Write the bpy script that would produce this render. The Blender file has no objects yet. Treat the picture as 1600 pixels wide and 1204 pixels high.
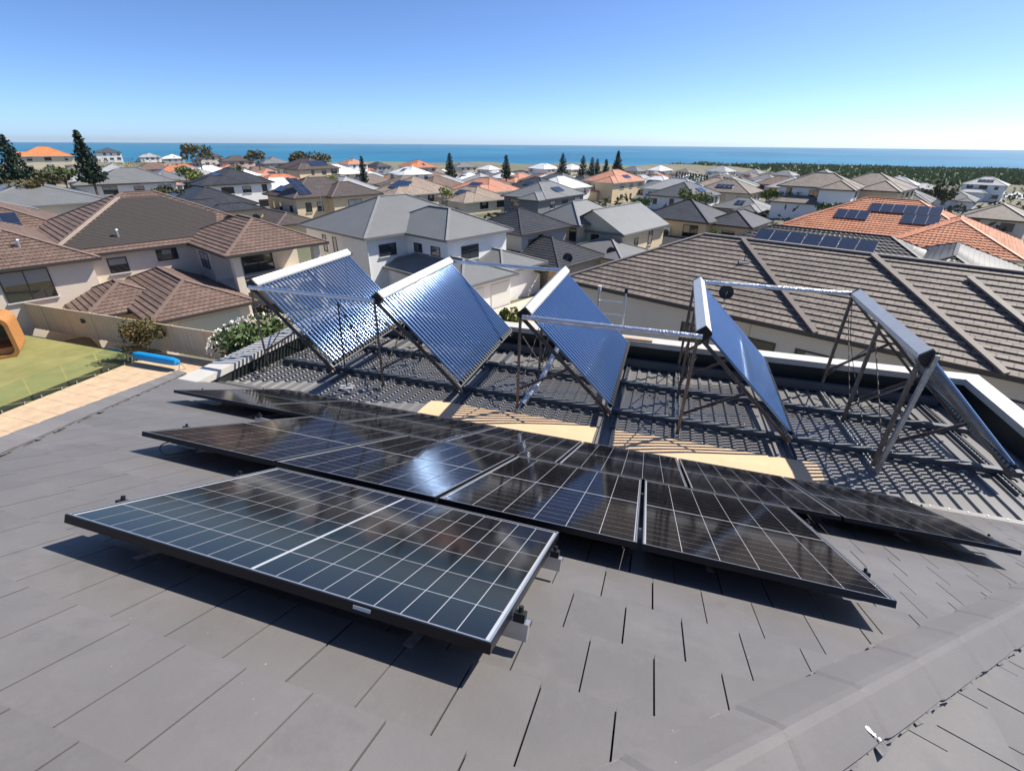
import bpy, math, random
import numpy as np
from mathutils import Vector, Matrix
random.seed(7); rng = np.random.default_rng(7)
R = math.radians
SC = bpy.context.scene
COL = SC.collection

# ------------------------------------------------------------------ camera
FPX = 756.03                      # focal length in pixels of a 1600 px wide frame
CR = Vector((0.952607, 0.304124, 0.007029))      # right
CD = Vector((0.142735, -0.426446, -0.893180))    # down
CF = Vector((-0.268640, 0.851853, -0.449644))    # forward
cam_d = bpy.data.cameras.new('camera'); cam = bpy.data.objects.new('camera', cam_d); COL.objects.link(cam)
cam_d.sensor_width = 36; cam_d.lens = FPX / 1600 * 36; cam_d.clip_start = .05; cam_d.clip_end = 20000
cam.matrix_world = Matrix(((CR.x, -CD.x, -CF.x, 0), (CR.y, -CD.y, -CF.y, 0), (CR.z, -CD.z, -CF.z, 0), (0, 0, 0, 1)))
SC.camera = cam
# ------------------------------------------------------------------ sky and sun
SUN = Vector((.50, .45, .74)).normalized()
W = bpy.data.worlds.new('World'); SC.world = W; W.use_nodes = True
nt = W.node_tree; nt.nodes.clear()
sky = nt.nodes.new('ShaderNodeTexSky'); sky.sky_type = 'NISHITA'; sky.sun_disc = False
sky.sun_elevation = math.asin(SUN.z); sky.sun_rotation = math.atan2(SUN.x, SUN.y)
sky.altitude = 50; sky.air_density = .5; sky.dust_density = .45; sky.ozone_density = 8
bg = nt.nodes.new('ShaderNodeBackground'); bg.inputs[1].default_value = .122
out = nt.nodes.new('ShaderNodeOutputWorld')
nt.links.new(sky.outputs[0], bg.inputs[0]); nt.links.new(bg.outputs[0], out.inputs[0])
sd = bpy.data.lights.new('sun', 'SUN'); sd.energy = 4.8; sd.angle = R(.53); sd.color = (1, .94, .84)
so = bpy.data.objects.new('sun', sd); COL.objects.link(so); so.rotation_euler = SUN.to_track_quat('Z', 'Y').to_euler()
so.location = (0, 0, 60)
SC.view_settings.view_transform = 'Standard'; SC.view_settings.look = 'None'
SC.view_settings.exposure = 0.68; SC.view_settings.gamma = 1
SC.cycles.max_bounces = 6; SC.cycles.sample_clamp_indirect = 40; SC.cycles.transparent_max_bounces = 8

# ------------------------------------------------------------------ helpers
def ray(x, y):
    d = CR * ((x - 800) / FPX) + CD * ((y - 602) / FPX) + CF
    return d.normalized()
def at_z(x, y, z):
    d = ray(x, y); return d * (z / d.z)

class MB:
    """collects faces; build() links them as one mesh object"""
    def __init__(s): s.v = []; s.f = []; s.uv = []; s.mi = []
    def face(s, pts, uv=None, mi=0):
        i = len(s.v); s.v += [tuple(p) for p in pts]; s.f.append(tuple(range(i, i + len(pts))))
        s.uv.append(uv if uv else [(0, 0)] * len(pts)); s.mi.append(mi)
    def box(s, a, b, M=None, mi=0):
        (x0, y0, z0), (x1, y1, z1) = a, b
        P = [Vector(p) for p in ((x0, y0, z0), (x1, y0, z0), (x1, y1, z0), (x0, y1, z0), (x0, y0, z1), (x1, y0, z1), (x1, y1, z1), (x0, y1, z1))]
        if M is not None: P = [M @ p for p in P]
        for q in ((3, 2, 1, 0), (4, 5, 6, 7), (0, 1, 5, 4), (1, 2, 6, 5), (2, 3, 7, 6), (3, 0, 4, 7)): s.face([P[k] for k in q], mi=mi)
    def bar(s, a, b, w, h, up=(0, 0, 1), mi=0):
        """box-section bar from a to b"""
        a = Vector(a); b = Vector(b); d = (b - a); L = d.length; d.normalize(); up = Vector(up)
        x = d.cross(up)
        if x.length < 1e-4: x = d.cross(Vector((0, 1, 0)))
        x.normalize(); u = x.cross(d).normalized()
        M = Matrix(((x.x, d.x, u.x, a.x), (x.y, d.y, u.y, a.y), (x.z, d.z, u.z, a.z), (0, 0, 0, 1)))
        s.box((-w / 2, 0, -h / 2), (w / 2, L, h / 2), M, mi)
    def angle(s, a, b, w, t, up=(0, 0, 1)):
        """L-section steel angle"""
        a = Vector(a); b = Vector(b); d = (b - a); L = d.length; d.normalize(); up = Vector(up)
        x = d.cross(up)
        if x.length < 1e-4: x = d.cross(Vector((0, 1, 0)))
        x.normalize(); u = x.cross(d).normalized()
        M = Matrix(((x.x, d.x, u.x, a.x), (x.y, d.y, u.y, a.y), (x.z, d.z, u.z, a.z), (0, 0, 0, 1)))
        s.box((-w / 2, 0, -w / 2), (w / 2, L, -w / 2 + t), M); s.box((-w / 2, 0, -w / 2 + t), (-w / 2 + t, L, w / 2), M)
    def tube(s, a, b, r, n=10, r2=None, cap=True, wob=0, rings=1):
        a = Vector(a); b = Vector(b); d = b - a; r2 = r if r2 is None else r2
        q = d.to_track_quat('Z', 'Y'); rs = []
        for k in range(rings + 1):
            c = a + d * (k / rings); rr = r + (r2 - r) * k / rings
            rs.append([c + q @ Vector((math.cos(t) * rr * (1 + wob * random.uniform(-1, 1)), math.sin(t) * rr * (1 + wob * random.uniform(-1, 1)), 0)) for t in [2 * math.pi * j / n for j in range(n)]])
        for k in range(rings):
            for j in range(n): s.face([rs[k][j], rs[k][(j + 1) % n], rs[k + 1][(j + 1) % n], rs[k + 1][j]])
        if cap: s.face(rs[0][::-1]); s.face(rs[-1])
    def build(s, name, mat, parent=None, smooth=False, uv=False, merge=False):
        me = bpy.data.meshes.new(name); me.from_pydata(s.v, [], s.f)
        mats = mat if isinstance(mat, (list, tuple)) else [mat]
        for m in mats: me.materials.append(m)
        if len(mats) > 1: me.polygons.foreach_set('material_index', s.mi)
        if uv:
            l = me.uv_layers.new(name='UVMap'); l.data.foreach_set('uv', [c for fuv in s.uv for p in fuv for c in p])
        if merge:
            import bmesh
            bm = bmesh.new(); bm.from_mesh(me); bmesh.ops.remove_doubles(bm, verts=bm.verts, dist=1e-4); bm.to_mesh(me); bm.free()
        if smooth: me.polygons.foreach_set('use_smooth', [True] * len(me.polygons))
        me.update()
        return link(name, me, parent)
def link(name, me, parent=None):
    o = bpy.data.objects.new(name, me); COL.objects.link(o)
    if parent is not None: o.parent = parent
    return o
def tag(o, label=None, cat=None, group=None, kind=None):
    if label: o['label'] = label
    if cat: o['category'] = cat
    if group: o['group'] = group
    if kind: o['kind'] = kind
    return o
def empty(name, loc, label=None, cat=None, group=None, rz=0):
    o = link(name, None); o.location = loc; o.rotation_euler.z = rz; o.empty_display_size = .3
    return tag(o, label, cat, group)
def inst(name, me, parent, loc=(0, 0, 0), rz=0, sc=(1, 1, 1)):
    o = link(name, me, parent); o.location = loc; o.rotation_euler.z = rz; o.scale = sc; return o
def unbuild(o):  # keep the mesh, drop the prototype object
    me = o.data; bpy.data.objects.remove(o); return me

# ------------------------------------------------------------------ materials
def mat(name, col, rough=.6, metal=0, var=.0, vscale=3., bump=0., bscale=40., spec=.5, coat=0., rnd=0., col2=None, streak=None):
    m = bpy.data.materials.new(name); m.use_nodes = True; n = m.node_tree.nodes; l = m.node_tree.links
    b = n['Principled BSDF']; b.inputs['Roughness'].default_value = rough; b.inputs['Metallic'].default_value = metal
    b.inputs['Specular IOR Level'].default_value = spec; b.inputs['Coat Weight'].default_value = coat; b.inputs['Coat Roughness'].default_value = .05
    c = (*col, 1); b.inputs['Base Color'].default_value = c
    geo = n.new('ShaderNodeNewGeometry'); src = None
    if var or col2:
        tx = n.new('ShaderNodeTexNoise'); tx.inputs['Scale'].default_value = vscale; tx.inputs['Detail'].default_value = 6; tx.inputs['Roughness'].default_value = .65
        if streak:
            mp = n.new('ShaderNodeMapping'); mp.inputs['Scale'].default_value = streak; l.new(geo.outputs['Position'], mp.inputs[0]); l.new(mp.outputs[0], tx.inputs['Vector'])
        else: l.new(geo.outputs['Position'], tx.inputs['Vector'])
        rp = n.new('ShaderNodeValToRGB'); rp.color_ramp.elements[0].position = .3; rp.color_ramp.elements[1].position = .72
        a = col2 if col2 else tuple(x * (1 - var) for x in col); bb = col if col2 else tuple(min(1, x * (1 + var)) for x in col)
        rp.color_ramp.elements[0].color = (*a, 1); rp.color_ramp.elements[1].color = (*bb, 1)
        l.new(tx.outputs[0], rp.inputs[0]); src = rp.outputs[0]; l.new(src, b.inputs['Base Color'])
        if rough < .9:
            mr = n.new('ShaderNodeMapRange'); mr.inputs[3].default_value = rough * .85; mr.inputs[4].default_value = min(1, rough * 1.15); l.new(tx.outputs[0], mr.inputs[0]); l.new(mr.outputs[0], b.inputs['Roughness'])
    if rnd:
        oi = n.new('ShaderNodeObjectInfo'); mr = n.new('ShaderNodeMapRange'); mr.inputs[3].default_value = 1 - rnd; mr.inputs[4].default_value = 1 + rnd
        hs = n.new('ShaderNodeHueSaturation'); l.new(oi.outputs['Random'], mr.inputs[0]); l.new(mr.outputs[0], hs.inputs['Value'])
        if src: l.new(src, hs.inputs['Color'])
        else: hs.inputs['Color'].default_value = c
        l.new(hs.outputs[0], b.inputs['Base Color'])
    if bump:
        t2 = n.new('ShaderNodeTexNoise'); t2.inputs['Scale'].default_value = bscale; t2.inputs['Detail'].default_value = 4; l.new(geo.outputs['Position'], t2.inputs['Vector'])
        bp = n.new('ShaderNodeBump'); bp.inputs['Strength'].default_value = bump; bp.inputs['Distance'].default_value = .02; l.new(t2.outputs[0], bp.inputs['Height']); l.new(bp.outputs[0], b.inputs['Normal'])
    return m
def roof_mat(name, col, kind, rough=.6, var=.2):
    """UV in metres: u along the eave, v up the slope. kind 'tile' draws courses and joints, 'metal' draws ribs"""
    m = bpy.data.materials.new(name); m.use_nodes = True; n = m.node_tree.nodes; l = m.node_tree.links
    b = n['Principled BSDF']; b.inputs['Roughness'].default_value = rough; b.inputs['Specular IOR Level'].default_value = .4
    uv = n.new('ShaderNodeUVMap'); bp = n.new('ShaderNodeBump')
    geo = n.new('ShaderNodeNewGeometry'); nz = n.new('ShaderNodeTexNoise'); nz.inputs['Scale'].default_value = .6; nz.inputs['Detail'].default_value = 6
    l.new(geo.outputs['Position'], nz.inputs['Vector'])
    if kind == 'tile':
        br = n.new('ShaderNodeTexBrick'); br.inputs['Scale'].default_value = 1; br.inputs['Brick Width'].default_value = .34; br.inputs['Row Height'].default_value = .34
        br.inputs['Mortar Size'].default_value = .025; br.inputs['Mortar Smooth'].default_value = .2; br.inputs['Bias'].default_value = 0
        br.inputs['Color1'].default_value = (*[x * .82 for x in col], 1); br.inputs['Color2'].default_value = (*[min(1, x * 1.15) for x in col], 1); br.inputs['Mortar'].default_value = (*[x * .45 for x in col], 1)
        l.new(uv.outputs[0], br.inputs['Vector']); src = br.outputs['Color']
        sx = n.new('ShaderNodeSeparateXYZ'); l.new(uv.outputs[0], sx.inputs[0])
        dv = n.new('ShaderNodeMath'); dv.operation = 'DIVIDE'; dv.inputs[1].default_value = .34; l.new(sx.outputs[1], dv.inputs[0])
        fr = n.new('ShaderNodeMath'); fr.operation = 'FRACT'; l.new(dv.outputs[0], fr.inputs[0])
        iv = n.new('ShaderNodeMath'); iv.operation = 'SUBTRACT'; iv.inputs[0].default_value = 1; l.new(fr.outputs[0], iv.inputs[1])
        l.new(iv.outputs[0], bp.inputs['Height']); bp.inputs['Strength'].default_value = .7; bp.inputs['Distance'].default_value = .05
    else:
        sx = n.new('ShaderNodeSeparateXYZ'); l.new(uv.outputs[0], sx.inputs[0])
        dv = n.new('ShaderNodeMath'); dv.operation = 'DIVIDE'; dv.inputs[1].default_value = .25; l.new(sx.outputs[0], dv.inputs[0])
        fr = n.new('ShaderNodeMath'); fr.operation = 'FRACT'; l.new(dv.outputs[0], fr.inputs[0])
        gt = n.new('ShaderNodeMath'); gt.operation = 'GREATER_THAN'; gt.inputs[1].default_value = .82; l.new(fr.outputs[0], gt.inputs[0])
        l.new(gt.outputs[0], bp.inputs['Height']); bp.inputs['Strength'].default_value = .6; bp.inputs['Distance'].default_value = .04
        rgb = n.new('ShaderNodeRGB'); rgb.outputs[0].default_value = (*col, 1); src = rgb.outputs[0]
    l.new(bp.outputs[0], b.inputs['Normal'])
    mr = n.new('ShaderNodeMapRange'); mr.inputs[1].default_value = .3; mr.inputs[2].default_value = .7; mr.inputs[3].default_value = 1 - var; mr.inputs[4].default_value = 1 + var
    hs = n.new('ShaderNodeHueSaturation'); l.new(nz.outputs[0], mr.inputs[0]); l.new(mr.outputs[0], hs.inputs['Value']); l.new(src, hs.inputs['Color']); l.new(hs.outputs[0], b.inputs['Base Color'])
    return m

M = {}
def tile_mat(name, col, rnd):
    m = mat(name, col, .55, var=.14, vscale=1.1, bump=.05, bscale=60, rnd=rnd, spec=.35); n = m.node_tree.nodes; l = m.node_tree.links; b = n['Principled BSDF']
    src = b.inputs['Base Color'].links[0].from_socket; g = n.new('ShaderNodeNewGeometry')
    def spots(scale, lo, hi, colr, fac, prev, det=3):
        t = n.new('ShaderNodeTexNoise'); t.inputs['Scale'].default_value = scale; t.inputs['Detail'].default_value = det; t.inputs['Roughness'].default_value = .7; l.new(g.outputs['Position'], t.inputs['Vector'])
        r = n.new('ShaderNodeValToRGB'); r.color_ramp.elements[0].position = lo; r.color_ramp.elements[1].position = hi; r.color_ramp.elements[1].color = (fac, fac, fac, 1); l.new(t.outputs[0], r.inputs[0])
        x = n.new('ShaderNodeMixRGB'); x.inputs[2].default_value = (*colr, 1); l.new(r.outputs[0], x.inputs[0]); l.new(prev, x.inputs[1]); return x.outputs[0]
    c = spots(5.5, .52, .78, (.18, .17, .168), .45, src, 6)      # chalky wear
    c = spots(2.3, .56, .74, (.085, .082, .084), .5, c, 6)        # darker damp patches
    c = spots(48, .735, .76, (.42, .40, .36), .8, c)              # pale lichen specks
    c = spots(75, .74, .77, (.03, .028, .025), .7, c)             # grit
    l.new(c, b.inputs['Base Color']); return m
M['tile'] = tile_mat('charcoal_concrete_tile', (.134, .127, .125), .06)
M['deck'] = mat('roof_underlay', (.012, .012, .013), .95)
M['cap'] = tile_mat('charcoal_ridge_tile', (.146, .138, .136), .05)
M['mortar'] = mat('cement_pointing', (.14, .135, .14), .9, var=.35, vscale=14, bump=.6, bscale=30)
M['splat'] = mat('bird_dropping', (.8, .8, .77), .8)
M['pvframe'] = mat('black_anodised_frame', (.012, .012, .016), .35, metal=.3)
M['pvedge'] = mat('bright_frame_lip', (.42, .43, .46), .3, metal=.7)
M['cell'] = mat('solar_cell', (.0075, .007, .0085), .085, spec=.29, rnd=.3, var=.3, vscale=.7)
M['back'] = mat('white_grid_under_glass', (.36, .37, .40), .12, spec=.4)
M['alu'] = mat('mill_aluminium', (.55, .56, .58), .38, metal=.85, var=.1, vscale=8)
M['galv'] = mat('galvanised_steel', (.42, .42, .42), .42, metal=.8, var=.3, vscale=18)
M['rustgalv'] = mat('weathered_steel_angle', (.20, .165, .135), .55, metal=.5, var=.4, vscale=9)
M['foil'] = mat('crinkled_foil_lagging', (.72, .74, .78), .32, metal=.9, bump=.6, bscale=30)
M['header'] = mat('header_box_aluminium', (.66, .65, .62), .38, metal=.35, var=.06, vscale=6)
M['blackplastic'] = mat('black_plastic', (.01, .01, .011), .5)
def tubemat():
    m = mat('evacuated_glass_tube', (.006, .03, .16), .06, spec=.7, coat=1.0)
    b = m.node_tree.nodes['Principled BSDF']; b.inputs['Coat Roughness'].default_value = .04; b.inputs['Metallic'].default_value = .6
    b.inputs['Base Color'].default_value = (.13, .23, .42, 1); b.inputs['Roughness'].default_value = .085
    return m
M['tubeglass'] = tubemat()
M['sheet'] = mat('grey_roof_sheeting', (.15, .147, .147), .45, var=.1, vscale=2, streak=(6, .5, 1), metal=.0, spec=.5)
M['beam'] = mat('slate_painted_steel', (.075, .088, .105), .5, var=.12, vscale=5)
M['parawall'] = mat('dark_green_cladding', (.018, .024, .023), .5, var=.2, vscale=3)
M['paracap'] = mat('off_white_capping', (.52, .50, .46), .5, var=.08, vscale=3)
M['card'] = mat('cardboard', (.62, .43, .26), .85, var=.07, vscale=2.5)
M['timber'] = mat('weathered_timber', (.40, .27, .16), .8, var=.25, vscale=6, streak=(3, 3, .6))
M['render'] = mat('house_render', (.55, .48, .40), .85, var=.06, vscale=1)
M['glove'] = mat('blue_rubber', (.02, .32, .62), .6)
M['sticker'] = mat('white_sticker', (.6, .65, .7), .5)

# ------------------------------------------------------------------ our house
TH = R(25.563); cT, sT, tT = math.cos(TH), math.sin(TH), math.tan(TH)
PO = Vector((-3.383, 1.992, -1.856))           # front-left corner of the middle row of panels
NN = Vector((0, sT, cT)); DD = Vector((0, cT, -sT)); UU = Vector((1, 0, 0))
STAND = .155
RO = PO - NN * STAND                              # a point of the tiled plane
def plane_z(a): return RO.z - (a - RO.y) * tT
HR, HL = .49, -2.48                               # hips: a - l = HR, a + l = HL
AP = Vector(((HL - HR) / 2, (HL + HR) / 2, 0)); AP.z = plane_z(AP.y)
EA = 5.85; EZ = plane_z(EA)                       # lower edge of the tiled slope
house = empty('house', (0, 0, -13.3), 'dark-tiled house under the camera, carrying the solar panels and the collectors', 'house')
def hp(o):  # parent to house keeping world coordinates
    o.parent = house; o.matrix_parent_inverse = Matrix.Translation((0, 0, 13.3)); return o

roof = MB()
c1 = Vector((EA - HR, EA, EZ)); c2 = Vector((HL - EA, EA, EZ)); dn = Vector((0, 0, -.035))
BK = -9.0
def deckpt(p): return Vector(p) + dn
rb = Vector((AP.x, BK, AP.z))
roof.face([deckpt(c1), deckpt(AP), deckpt(c2)][::-1])
roof.face([deckpt(p) for p in (c1, (c1.x, BK, EZ), rb, AP)])
roof.face([deckpt(p) for p in (c2, AP, rb, (c2.x, BK, EZ))])
roof.face([deckpt(p) for p in (rb, (c1.x, BK, EZ), (c2.x, BK, EZ))])
roof_o = hp(roof.build('tiled_roof', M['deck']))
# --- tiles
TW, TG = .2275, .352
def clip(poly, nx, ny, c):      # keep nx*x+ny*y >= c
    res = []
    for i in range(len(poly)):
        p, q = poly[i], poly[(i + 1) % len(poly)]; a = nx * p[0] + ny * p[1] - c; b = nx * q[0] + ny * q[1] - c
        if a >= 0: res.append(p)
        if (a >= 0) != (b >= 0): t = a / (a - b); res.append((p[0] + (q[0] - p[0]) * t, p[1] + (q[1] - p[1]) * t))
    return res
def area(p): return abs(sum(p[i][0] * p[(i + 1) % len(p)][1] - p[(i + 1) % len(p)][0] * p[i][1] for i in range(len(p)))) / 2
gap, lap, thk = .0028, .055, .016
def tile_pts(poly, v0):     # local tile coords: u, v(relative to v0 downslope), raised towards its lower edge
    h = lambda v: -.012 + .026 * (v + lap) / (TG + lap)
    top = [(u, v, h(v)) for u, v in poly]; bot = [(u, v, h(v) - thk) for u, v in poly]; return top, bot
def tile_mesh(mb, poly, F):
    top, bot = tile_pts(poly, 0); n = len(poly); T = [F(*p) for p in top]; B = [F(*p) for p in bot]
    mb.face(T)
    for i in range(n): mb.face([T[i], B[i], B[(i + 1) % n], T[(i + 1) % n]])
full = [(-TW / 2 + gap, -lap), (TW / 2 - gap, -lap), (TW / 2 - gap, TG), (-TW / 2 + gap, TG)][::-1]
mb = MB(); tile_mesh(mb, full, lambda u, v, w: Vector((u, v, w))); tile_me = unbuild(mb.build('tile', M['tile']))
tiles = []   # (dist, frame matrix, polygon or None)
def lay(origin, U, V, N, v_lo, v_hi, u_lo, u_hi, clips, phase):
    k0 = math.floor((v_lo - phase[1]) / TG)
    k = k0
    while phase[1] + k * TG < v_hi:
        v0 = phase[1] + k * TG; off = phase[0] + (TW / 2 if k % 2 else 0)
        j = math.floor((u_lo - off) / TW)
        while off + j * TW < u_hi:
            uc = off + (j + .5) * TW; j += 1
            jit = random.uniform(-.0015, .0015)
            poly = [(u + uc, v + v0) for u, v in full]; a0 = area(poly)
            for c in clips: poly = clip(poly, *c) if poly else poly
            if len(poly) < 3 or area(poly) < a0 * .04: continue
            base = origin + U * (uc + jit) + V * v0
            Mx = Matrix(((U.x, V.x, N.x, base.x), (U.y, V.y, N.y, base.y), (U.z, V.z, N.z, base.z), (0, 0, 0, 1)))
            fullp = area(poly) > a0 * .999
            ctr = base + V * (TG / 2)
            d = ctr.length; q = ctr.normalized(); vis = q.dot(CF) > .35 and abs(q.dot(CR) / q.dot(CF)) < 1.15 and (q.dot(CD) / q.dot(CF)) < .9
            tiles.append((d if vis else 99, Mx, None if fullp else [(u - uc, v - v0) for u, v in poly]))
        k += 1
# front slope: u = l, v down the slope from RO ; plan a = RO.y + v*cT
vEA = (EA - RO.y) / cT; vAP = (AP.y - RO.y) / cT
# hips in (u, v): a-l>=HR -> cT*v - u >= HR - RO.y + RO.x ; a+l>=HL -> cT*v + u >= HL - RO.y - RO.x
lay(RO, UU, DD, NN, vAP, vEA, -6.5, 9.5, [(-1, cT, HR - RO.y + RO.x), (1, cT, HL - RO.y - RO.x), (0, -1, -vEA)], (3.20 - 14 * TW, -.765))
# right slope: u = a , v down towards +l
U2 = Vector((0, -1, 0)); V2 = Vector((cT, 0, -sT)); N2 = Vector((sT, 0, cT)); RO2 = Vector((AP.x, AP.y, AP.z))
# point = RO2 + U2*u + V2*v : l = AP.x + cT v ; a = AP.y - u ; keep a - l <= HR -> u + cT v >= AP.y - AP.x - HR = 0
lay(RO2, U2, V2, N2, 0, 6.5, -6.5, 3.0, [(1, cT, 0.0), (0, -1, -6.5)], (.07, .10))
tiles.sort(key=lambda t: t[0])
rest = MB()
for i, (d, Mx, poly) in enumerate(tiles):
    if i < 300:
        if poly is None: o = link('tile', tile_me, roof_o); o.matrix_local = Mx
        else:
            m2 = MB(); tile_mesh(m2, poly, lambda u, v, w: Vector((u, v, w))); o = m2.build('tile', M['tile'], roof_o); o.matrix_local = Mx
    else: tile_mesh(rest, poly if poly else full, lambda u, v, w: Mx @ Vector((u, v, w)))
tag(rest.build('tile_field', M['tile'], roof_o), kind='stuff')
# --- hip caps
def hip(A, B, n1, n2, mir):
    A = Vector(A); B = Vector(B); d = (B - A).normalized(); L = (B - A).length
    w1 = n1.cross(d).normalized(); w2 = d.cross(n2).normalized()
    if mir: w1, w2 = -w1, -w2
    up = (n1 + n2).normalized(); k = 0; ex = .49
    wd = .122
    mb = MB()
    sec = []      # a cap: two flat wings meeting in a blunt crest, lower end lapping the next cap
    for t, fl in ((-.03, -.010), (.0, -.0035), (.04, .0015), (.12, .002), (.6, .0), (1.0, -.004)):
        row = []
        for x, lift in ((-1, .026), (-.55, .036), (-.08, .046), (0, .050), (.08, .046), (.55, .036), (1, .026)):
            w = w1 if x < 0 else w2; nn = n1 if x < 0 else (n2 if x > 0 else up)
            row.append(d * (t * ex + .02 * (1 - abs(x))) + w * (abs(x) * (wd + fl)) + nn * (lift + fl))
        sec.append(row)
    for a_, b_ in zip(sec[:-1], sec[1:]):
        for i in range(6): mb.face([a_[i], a_[i + 1], b_[i + 1], b_[i]])
        mb.face([a_[0], b_[0], b_[0] - n1 * .05, a_[0] - n1 * .05]); mb.face([b_[-1], a_[-1], a_[-1] - n2 * .05, b_[-1] - n2 * .05])
    for i in range(6): mb.face([sec[-1][i], sec[-1][i + 1], sec[-1][i + 1] - up * .02, sec[-1][i] - up * .02])
    me = unbuild(mb.build('hip_cap', M['cap']))
    caps = []
    while k * ex < L - .1:
        o = link('hip_cap', me, roof_o); o.location = A + d * (k * ex); caps.append(o); k += 1
    # cement pointing along both edges
    for w, nn in ((w1, n1), (w2, n2)):
        m3 = MB(); K = int(L / .06)
        for i in range(K):
            p = A + d * (i * .06); q = A + d * ((i + 1) * .06); o1 = wd + .002 + max(0, random.gauss(.004, .007)); o2 = o1 + random.uniform(-.008, .008)
            m3.face([p + w * (wd - .03) + nn * .012, q + w * (wd - .03) + nn * .012, q + w * o2 + nn * .015, p + w * o1 + nn * .015])
        m3.build('cement_pointing', M['mortar'], roof_o)
    return caps
caps = hip(AP, c1, NN, N2, False)
N3 = Vector((-sT, 0, cT))
hip(AP, c2, NN, N3, True)
# bird dropping on a cap, bits of grit
sp = MB()
pS = at_z(1362, 1142, -1.40); tt = None
for (x, y, r_) in ((1352, 1134, 9), (1358, 1140, 8), (1366, 1148, 7), (1374, 1154, 5)):
    # the right slope of the cap: plane through the hip line
    dr = ray(x, y); P0 = AP + N2 * .031; t = P0.dot(N2) / dr.dot(N2); p = dr * t + N2 * .002; rr = r_ / FPX * t * .5
    sp.face([p + (U2 * math.cos(a) * rr * random.uniform(.3, 1.0) + V2 * math.sin(a) * rr * random.uniform(.5, 1.4)) for a in [i * math.pi / 5 for i in range(10)]])
sp.build('bird_dropping', M['splat'], roof_o)

# --- low-pitched sheet roof behind the tiles
AL = R(4); mz = lambda a: EZ - (a - EA) * math.tan(AL)
LX0, LX1, BA = -7.15, 5.2, 9.5
met = empty('sheet_roof', (0, 0, 0)); hp(met)
px0 = LX0; k = 0
while px0 < LX1 - .05:
    mb = MB(); x1 = min(px0 + .76, LX1); prof = []
    x = px0
    while x < x1 - 1e-6:
        for dx, h in ((0, 0), (.055, 0), (.075, .029), (.115, .029), (.135, 0)):
            if x + dx <= x1: prof.append((x + dx, h))
        x += .19
    prof.append((x1, 0))
    a0, a1 = EA - .02, BA
    for (xa, ha), (xb, hb) in zip(prof[:-1], prof[1:]):
        mb.face([(xa, a0, mz(a0) + ha), (xb, a0, mz(a0) + hb), (xb, a1, mz(a1) + hb), (xa, a1, mz(a1) + ha)])
        if ha > 0 or hb > 0: mb.face([(xa, a0, mz(a0) + ha), (xa, a0, mz(a0) - .01), (xb, a0, mz(a0) - .01), (xb, a0, mz(a0) + hb)])
    o = mb.build('roof_sheet', M['sheet'], met); px0 += .76; k += 1
mb = MB()   # flashing between tiles and sheets with its rivets
mb.box((LX0, EA - .16, EZ + .012), (LX1 + .1, EA + .0, EZ + .034))
mb.build('flashing', M['sheet'], met)
mb = MB(); x = LX0 + .1
while x < LX1: mb.tube((x, EA - .03, EZ + .034), (x, EA - .03, EZ + .042), .009, 6); x += .19
mb.build('rivet_row', M['alu'], met)
# --- parapet
CZ = -3.58
pw = MB()
pw.box((LX0 - .32, 5.0, -5.2), (LX0, BA + .22, CZ - .05)); pw.box((LX0, BA, -5.2), (LX1, BA + .22, CZ - .05)); pw.box((LX1, 4.9, -5.2), (LX1 + .22, BA + .22, CZ - .05))
hp(pw.build('parapet_wall', M['parawall']))
for nm, a, b in (('parapet_cap', (LX0 - .38, 4.98, CZ - .11), (LX0 + .03, BA + .27, CZ)), ('parapet_cap', (LX0 + .032, BA - .03, CZ - .11), (LX1 - .032, BA + .27, CZ - .002)), ('parapet_cap', (LX1 - .03, 4.88, CZ - .11), (LX1 + .27, BA + .27, CZ))):
    mb = MB(); mb.box(a, b); hp(mb.build(nm, M['paracap']))
hw = MB(); hw.box((c2.x + .5, BK + .5, -13.3), (c1.x - .5, EA - .3, EZ - .1)); hw.box((LX0 - .2, EA - .3, -13.3), (LX1 + .2, BA + .2, -5.19))
hp(hw.build('wall', M['render']))

# ------------------------------------------------------------------ solar panels
PW, PG, PH, FT = 1.134, .022, 1.782, .034
def P3(u, v, w=0): return PO + UU * u + DD * v + NN * w
PM = Matrix(((1, 0, 0, 0), (0, cT, sT, 0), (0, -sT, cT, 0), (0, 0, 0, 1)))
# one portrait panel: origin at its upper left corner, x across, y down the slope, z = glass
fr = MB(); e = .011
for a, b in (((0, 0, -FT), (e, PH, 0)), ((PW - e, 0, -FT), (PW, PH, 0)), ((e, 0, -FT), (PW - e, e, 0)), ((e, PH - e, -FT), (PW - e, PH, 0))): fr.box(a, b)
fr_me = unbuild(fr.build('frame', M['pvframe']))
bk = MB(); bk.box((e, e, -.012), (PW - e, PH - e, -.004)); bk_me = unbuild(bk.build('backsheet', M['back']))
lip = MB()
for a, b in (((e * .5, e * .4, .0002), (e * 1.1, PH - e * .4, .0012)), ((PW - e * 1.1, e * .4, .0002), (PW - e * .5, PH - e * .4, .0012)), ((e * 1.1, e * .4, .0002), (PW - e * 1.1, e, .0012)), ((e * 1.1, PH - e, .0002), (PW - e * 1.1, PH - e * .4, .0012))): lip.box(a, b)
lip_me = unbuild(lip.build('frame_lip', M['pvedge']))
cx0, cy0 = .019, .024; cw = (PW - 2 * cx0) / 6; mid = .011; ch = (PH - 2 * cy0 - mid) / 18; g2 = .0019
cl = MB(); cl.box((g2, g2 * .8, 0), (cw - g2, ch - g2 * .8, .0003)); cl_me = unbuild(cl.build('cell', M['cell']))
PVG = 'black solar panels on the tiled roof'
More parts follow.
